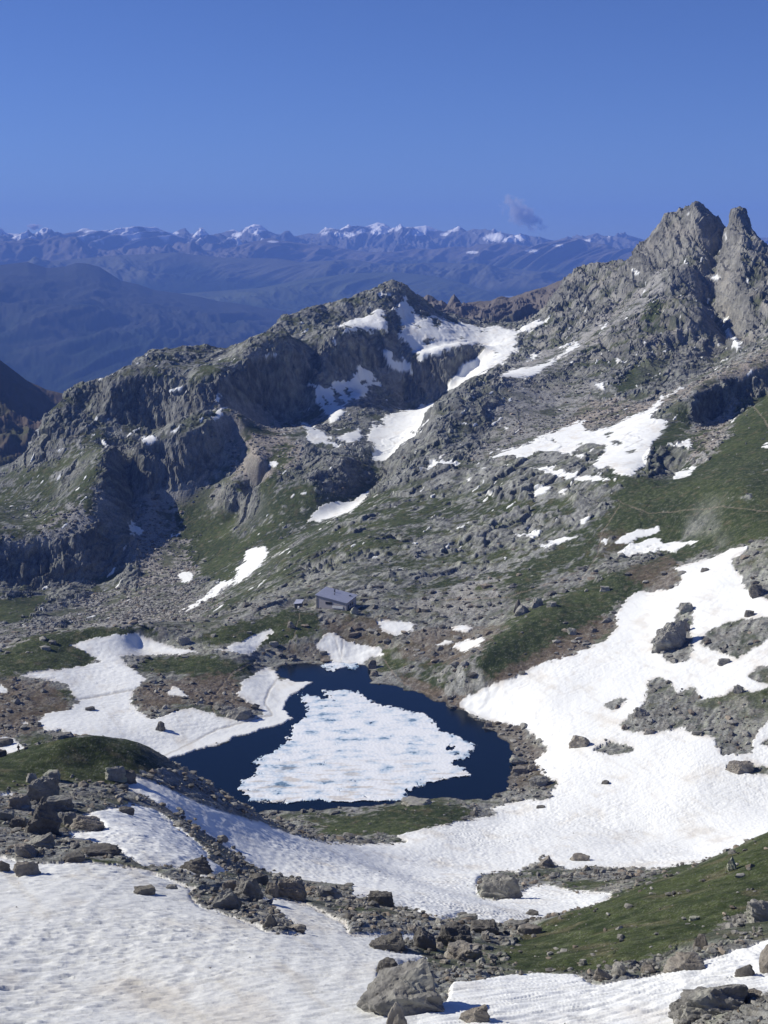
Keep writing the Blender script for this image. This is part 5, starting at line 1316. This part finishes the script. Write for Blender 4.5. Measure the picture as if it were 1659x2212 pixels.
# ------------------------------------------------------------------ walker on the snow
def skin_obj(name, chains, mat, parent=None, sub=2):
    """chains: list of (points, radii); the first point of later chains may name a vertex of an earlier one"""
    me = bpy.data.meshes.new(name); vs_, es, rr = [], [], []
    for pts, rad, start in chains:
        prev = start
        for p_, r_ in zip(pts, rad):
            vs_.append(p_); rr.append(r_)
            if prev is not None: es.append((prev, len(vs_) - 1))
            prev = len(vs_) - 1
    me.from_pydata(vs_, es, [])
    o = link(name, me, mat, parent)
    sk = o.modifiers.new('skin', 'SKIN'); sk.use_smooth_shade = True
    for i, r_ in enumerate(rr): me.skin_vertices[0].data[i].radius = (r_, r_) if not isinstance(r_, tuple) else r_
    me.skin_vertices[0].data[0].use_root = True
    ss = o.modifiers.new('sub', 'SUBSURF'); ss.levels = sub; ss.render_levels = sub
    return o
M_SKIN = simple_mat('skin', (.45, .28, .2), .6); M_DARK = simple_mat('dark_cloth', (.02, .022, .03), .9, 0, .3, 30); M_PACK = simple_mat('pack_cloth', (.03, .035, .05), .8, 0, .3, 30)
gp, up_, dp_ = hit(40.5, 1627)
person = skin_obj('person', [
    ([(0, 0, .95), (0, 0, 1.12), (0, .01, 1.32), (0, .015, 1.46), (0, .0, 1.53), (0, -.02, 1.60), (0, -.02, 1.68), (0, -.01, 1.74)], [(.15, .11), (.13, .10), (.17, .11), (.10, .08), .055, .075, .085, .055], None),
    ([(-.09, 0, .88), (-.11, -.10, .50), (-.11, -.02, .10), (-.11, -.14, .04)], [.095, .065, .045, .04], 0),
    ([(.09, 0, .88), (.10, .10, .50), (.10, .22, .12), (.10, .10, .05)], [.095, .065, .045, .04], 0),
    ([(-.2, .01, 1.42), (-.26, -.02, 1.15), (-.24, -.20, .98), (-.24, -.27, .94)], [.055, .045, .035, .03], 3),
    ([(.2, .01, 1.42), (.26, .02, 1.15), (.25, -.14, .96), (.25, -.21, .92)], [.055, .045, .035, .03], 3)], M_SKIN)
person.location = (gp.x, gp.y, gp.z); person.rotation_euler = (0, 0, radians(150))
tagt(person, 'walker in dark clothes with a backpack crossing the snow at the left border', 'person')
skin_obj('jacket', [([(0, 0, .93), (0, 0, 1.12), (0, .01, 1.32), (0, .015, 1.47)], [(.18, .14), (.16, .13), (.20, .14), (.12, .10)], None),
    ([(-.21, .01, 1.42), (-.26, -.02, 1.15), (-.24, -.19, .985)], [.075, .062, .05], 3), ([(.21, .01, 1.42), (.26, .02, 1.15), (.25, -.13, .965)], [.075, .062, .05], 3)], M_DARK, person)
skin_obj('trousers', [([(0, 0, .98), (0, 0, .90)], [(.17, .13), (.16, .12)], None), ([(-.09, 0, .84), (-.11, -.10, .50), (-.11, -.02, .12)], [.11, .082, .065], 1), ([(.09, 0, .84), (.10, .10, .50), (.10, .22, .14)], [.11, .082, .065], 1)], M_DARK, person)
skin_obj('hair', [([(0, .0, 1.70), (0, 0, 1.77)], [(.095, .10), (.07, .08)], None)], M_DARK, person)
pack = skin_obj('backpack', [([(0, 0, 0), (0, .0, .25), (0, 0, .45)], [(.15, .10), (.17, .12), (.12, .09)], None)], M_PACK)
pack.location = person.matrix_basis @ Vector((0, .24, 1.0)); pack.rotation_euler = person.rotation_euler
pack.location = Vector((gp.x, gp.y, gp.z)) + Matrix.Rotation(radians(150), 3, 'Z') @ Vector((0, .25, 1.0))
tagt(pack, 'dark backpack worn by the walker on the snow', 'backpack')

# ------------------------------------------------------------------ small clouds above the far range, beyond the haze box
def cloud(x, y, w, h, dist, dens, colr, seed, tilt, label):
    u, t = pix2ray(x, y); u = float(u); t = float(t)
    m = dist / F
    c = Vector((sin(u) * dist, cos(u) * dist, H + t * dist))
    v, f = ico(4)
    q = v.copy()
    p = q * (1 + .30 * fbm(q[:, 0] * 1.5 + q[:, 2], q[:, 1] + q[:, 2] * 1.5, 4, seed))[:, None] * np.array([w, w * .7, h]) * m / 2
    me = bpy.data.meshes.new('cloud'); me.from_pydata([tuple(a) for a in p], [], [tuple(int(k) for k in a) for a in f])
    mc = bpy.data.materials.new('cloud_vapour'); mc.use_nodes = True; nt = mc.node_tree; nt.nodes.clear()
    pv = nt.nodes.new('ShaderNodeVolumePrincipled'); mo = nt.nodes.new('ShaderNodeOutputMaterial'); tc = nt.nodes.new('ShaderNodeTexCoord')
    nz = nt.nodes.new('ShaderNodeTexNoise'); nz.inputs['Scale'].default_value = 7 / (w * m); nz.inputs['Detail'].default_value = 4
    nt.links.new(tc.outputs['Object'], nz.inputs['Vector'])
    ln = nt.nodes.new('ShaderNodeVectorMath'); ln.operation = 'DIVIDE'; ln.inputs[1].default_value = (w * m / 2, w * m * .35, h * m / 2)
    nt.links.new(tc.outputs['Object'], ln.inputs[0])
    le = nt.nodes.new('ShaderNodeVectorMath'); le.operation = 'LENGTH'; nt.links.new(ln.outputs[0], le.inputs[0])
    m1 = nt.nodes.new('ShaderNodeMath'); m1.operation = 'MULTIPLY_ADD'; m1.inputs[1].default_value = -.42; nt.links.new(le.outputs['Value'], m1.inputs[0]); nt.links.new(nz.outputs['Fac'], m1.inputs[2])
    mr = nt.nodes.new('ShaderNodeMapRange'); mr.inputs['From Min'].default_value = .20; mr.inputs['From Max'].default_value = .42; mr.inputs['To Max'].default_value = dens
    nt.links.new(m1.outputs[0], mr.inputs['Value']); nt.links.new(mr.outputs[0], pv.inputs['Density'])
    pv.inputs['Color'].default_value = (*colr, 1)
    nt.links.new(pv.outputs[0], mo.inputs['Volume'])
    me.materials.append(mc)
    o = bpy.data.objects.new('cloud', me); COL.objects.link(o); o.location = c; o.rotation_euler = (0, tilt, -u)
    tagt(o, label, 'cloud')
cloud(1128, 462, 125, 60, 75000, .0048, (.90, .90, .90), 3, radians(38), 'small ragged grey violet cloud left of the rocky peaks')
cloud(73, 490, 34, 18, 75000, .02, (.9, .86, .92), 8, 0, 'tiny pale cloud above the left horizon')
print('done', round(time.time() - T0, 1))
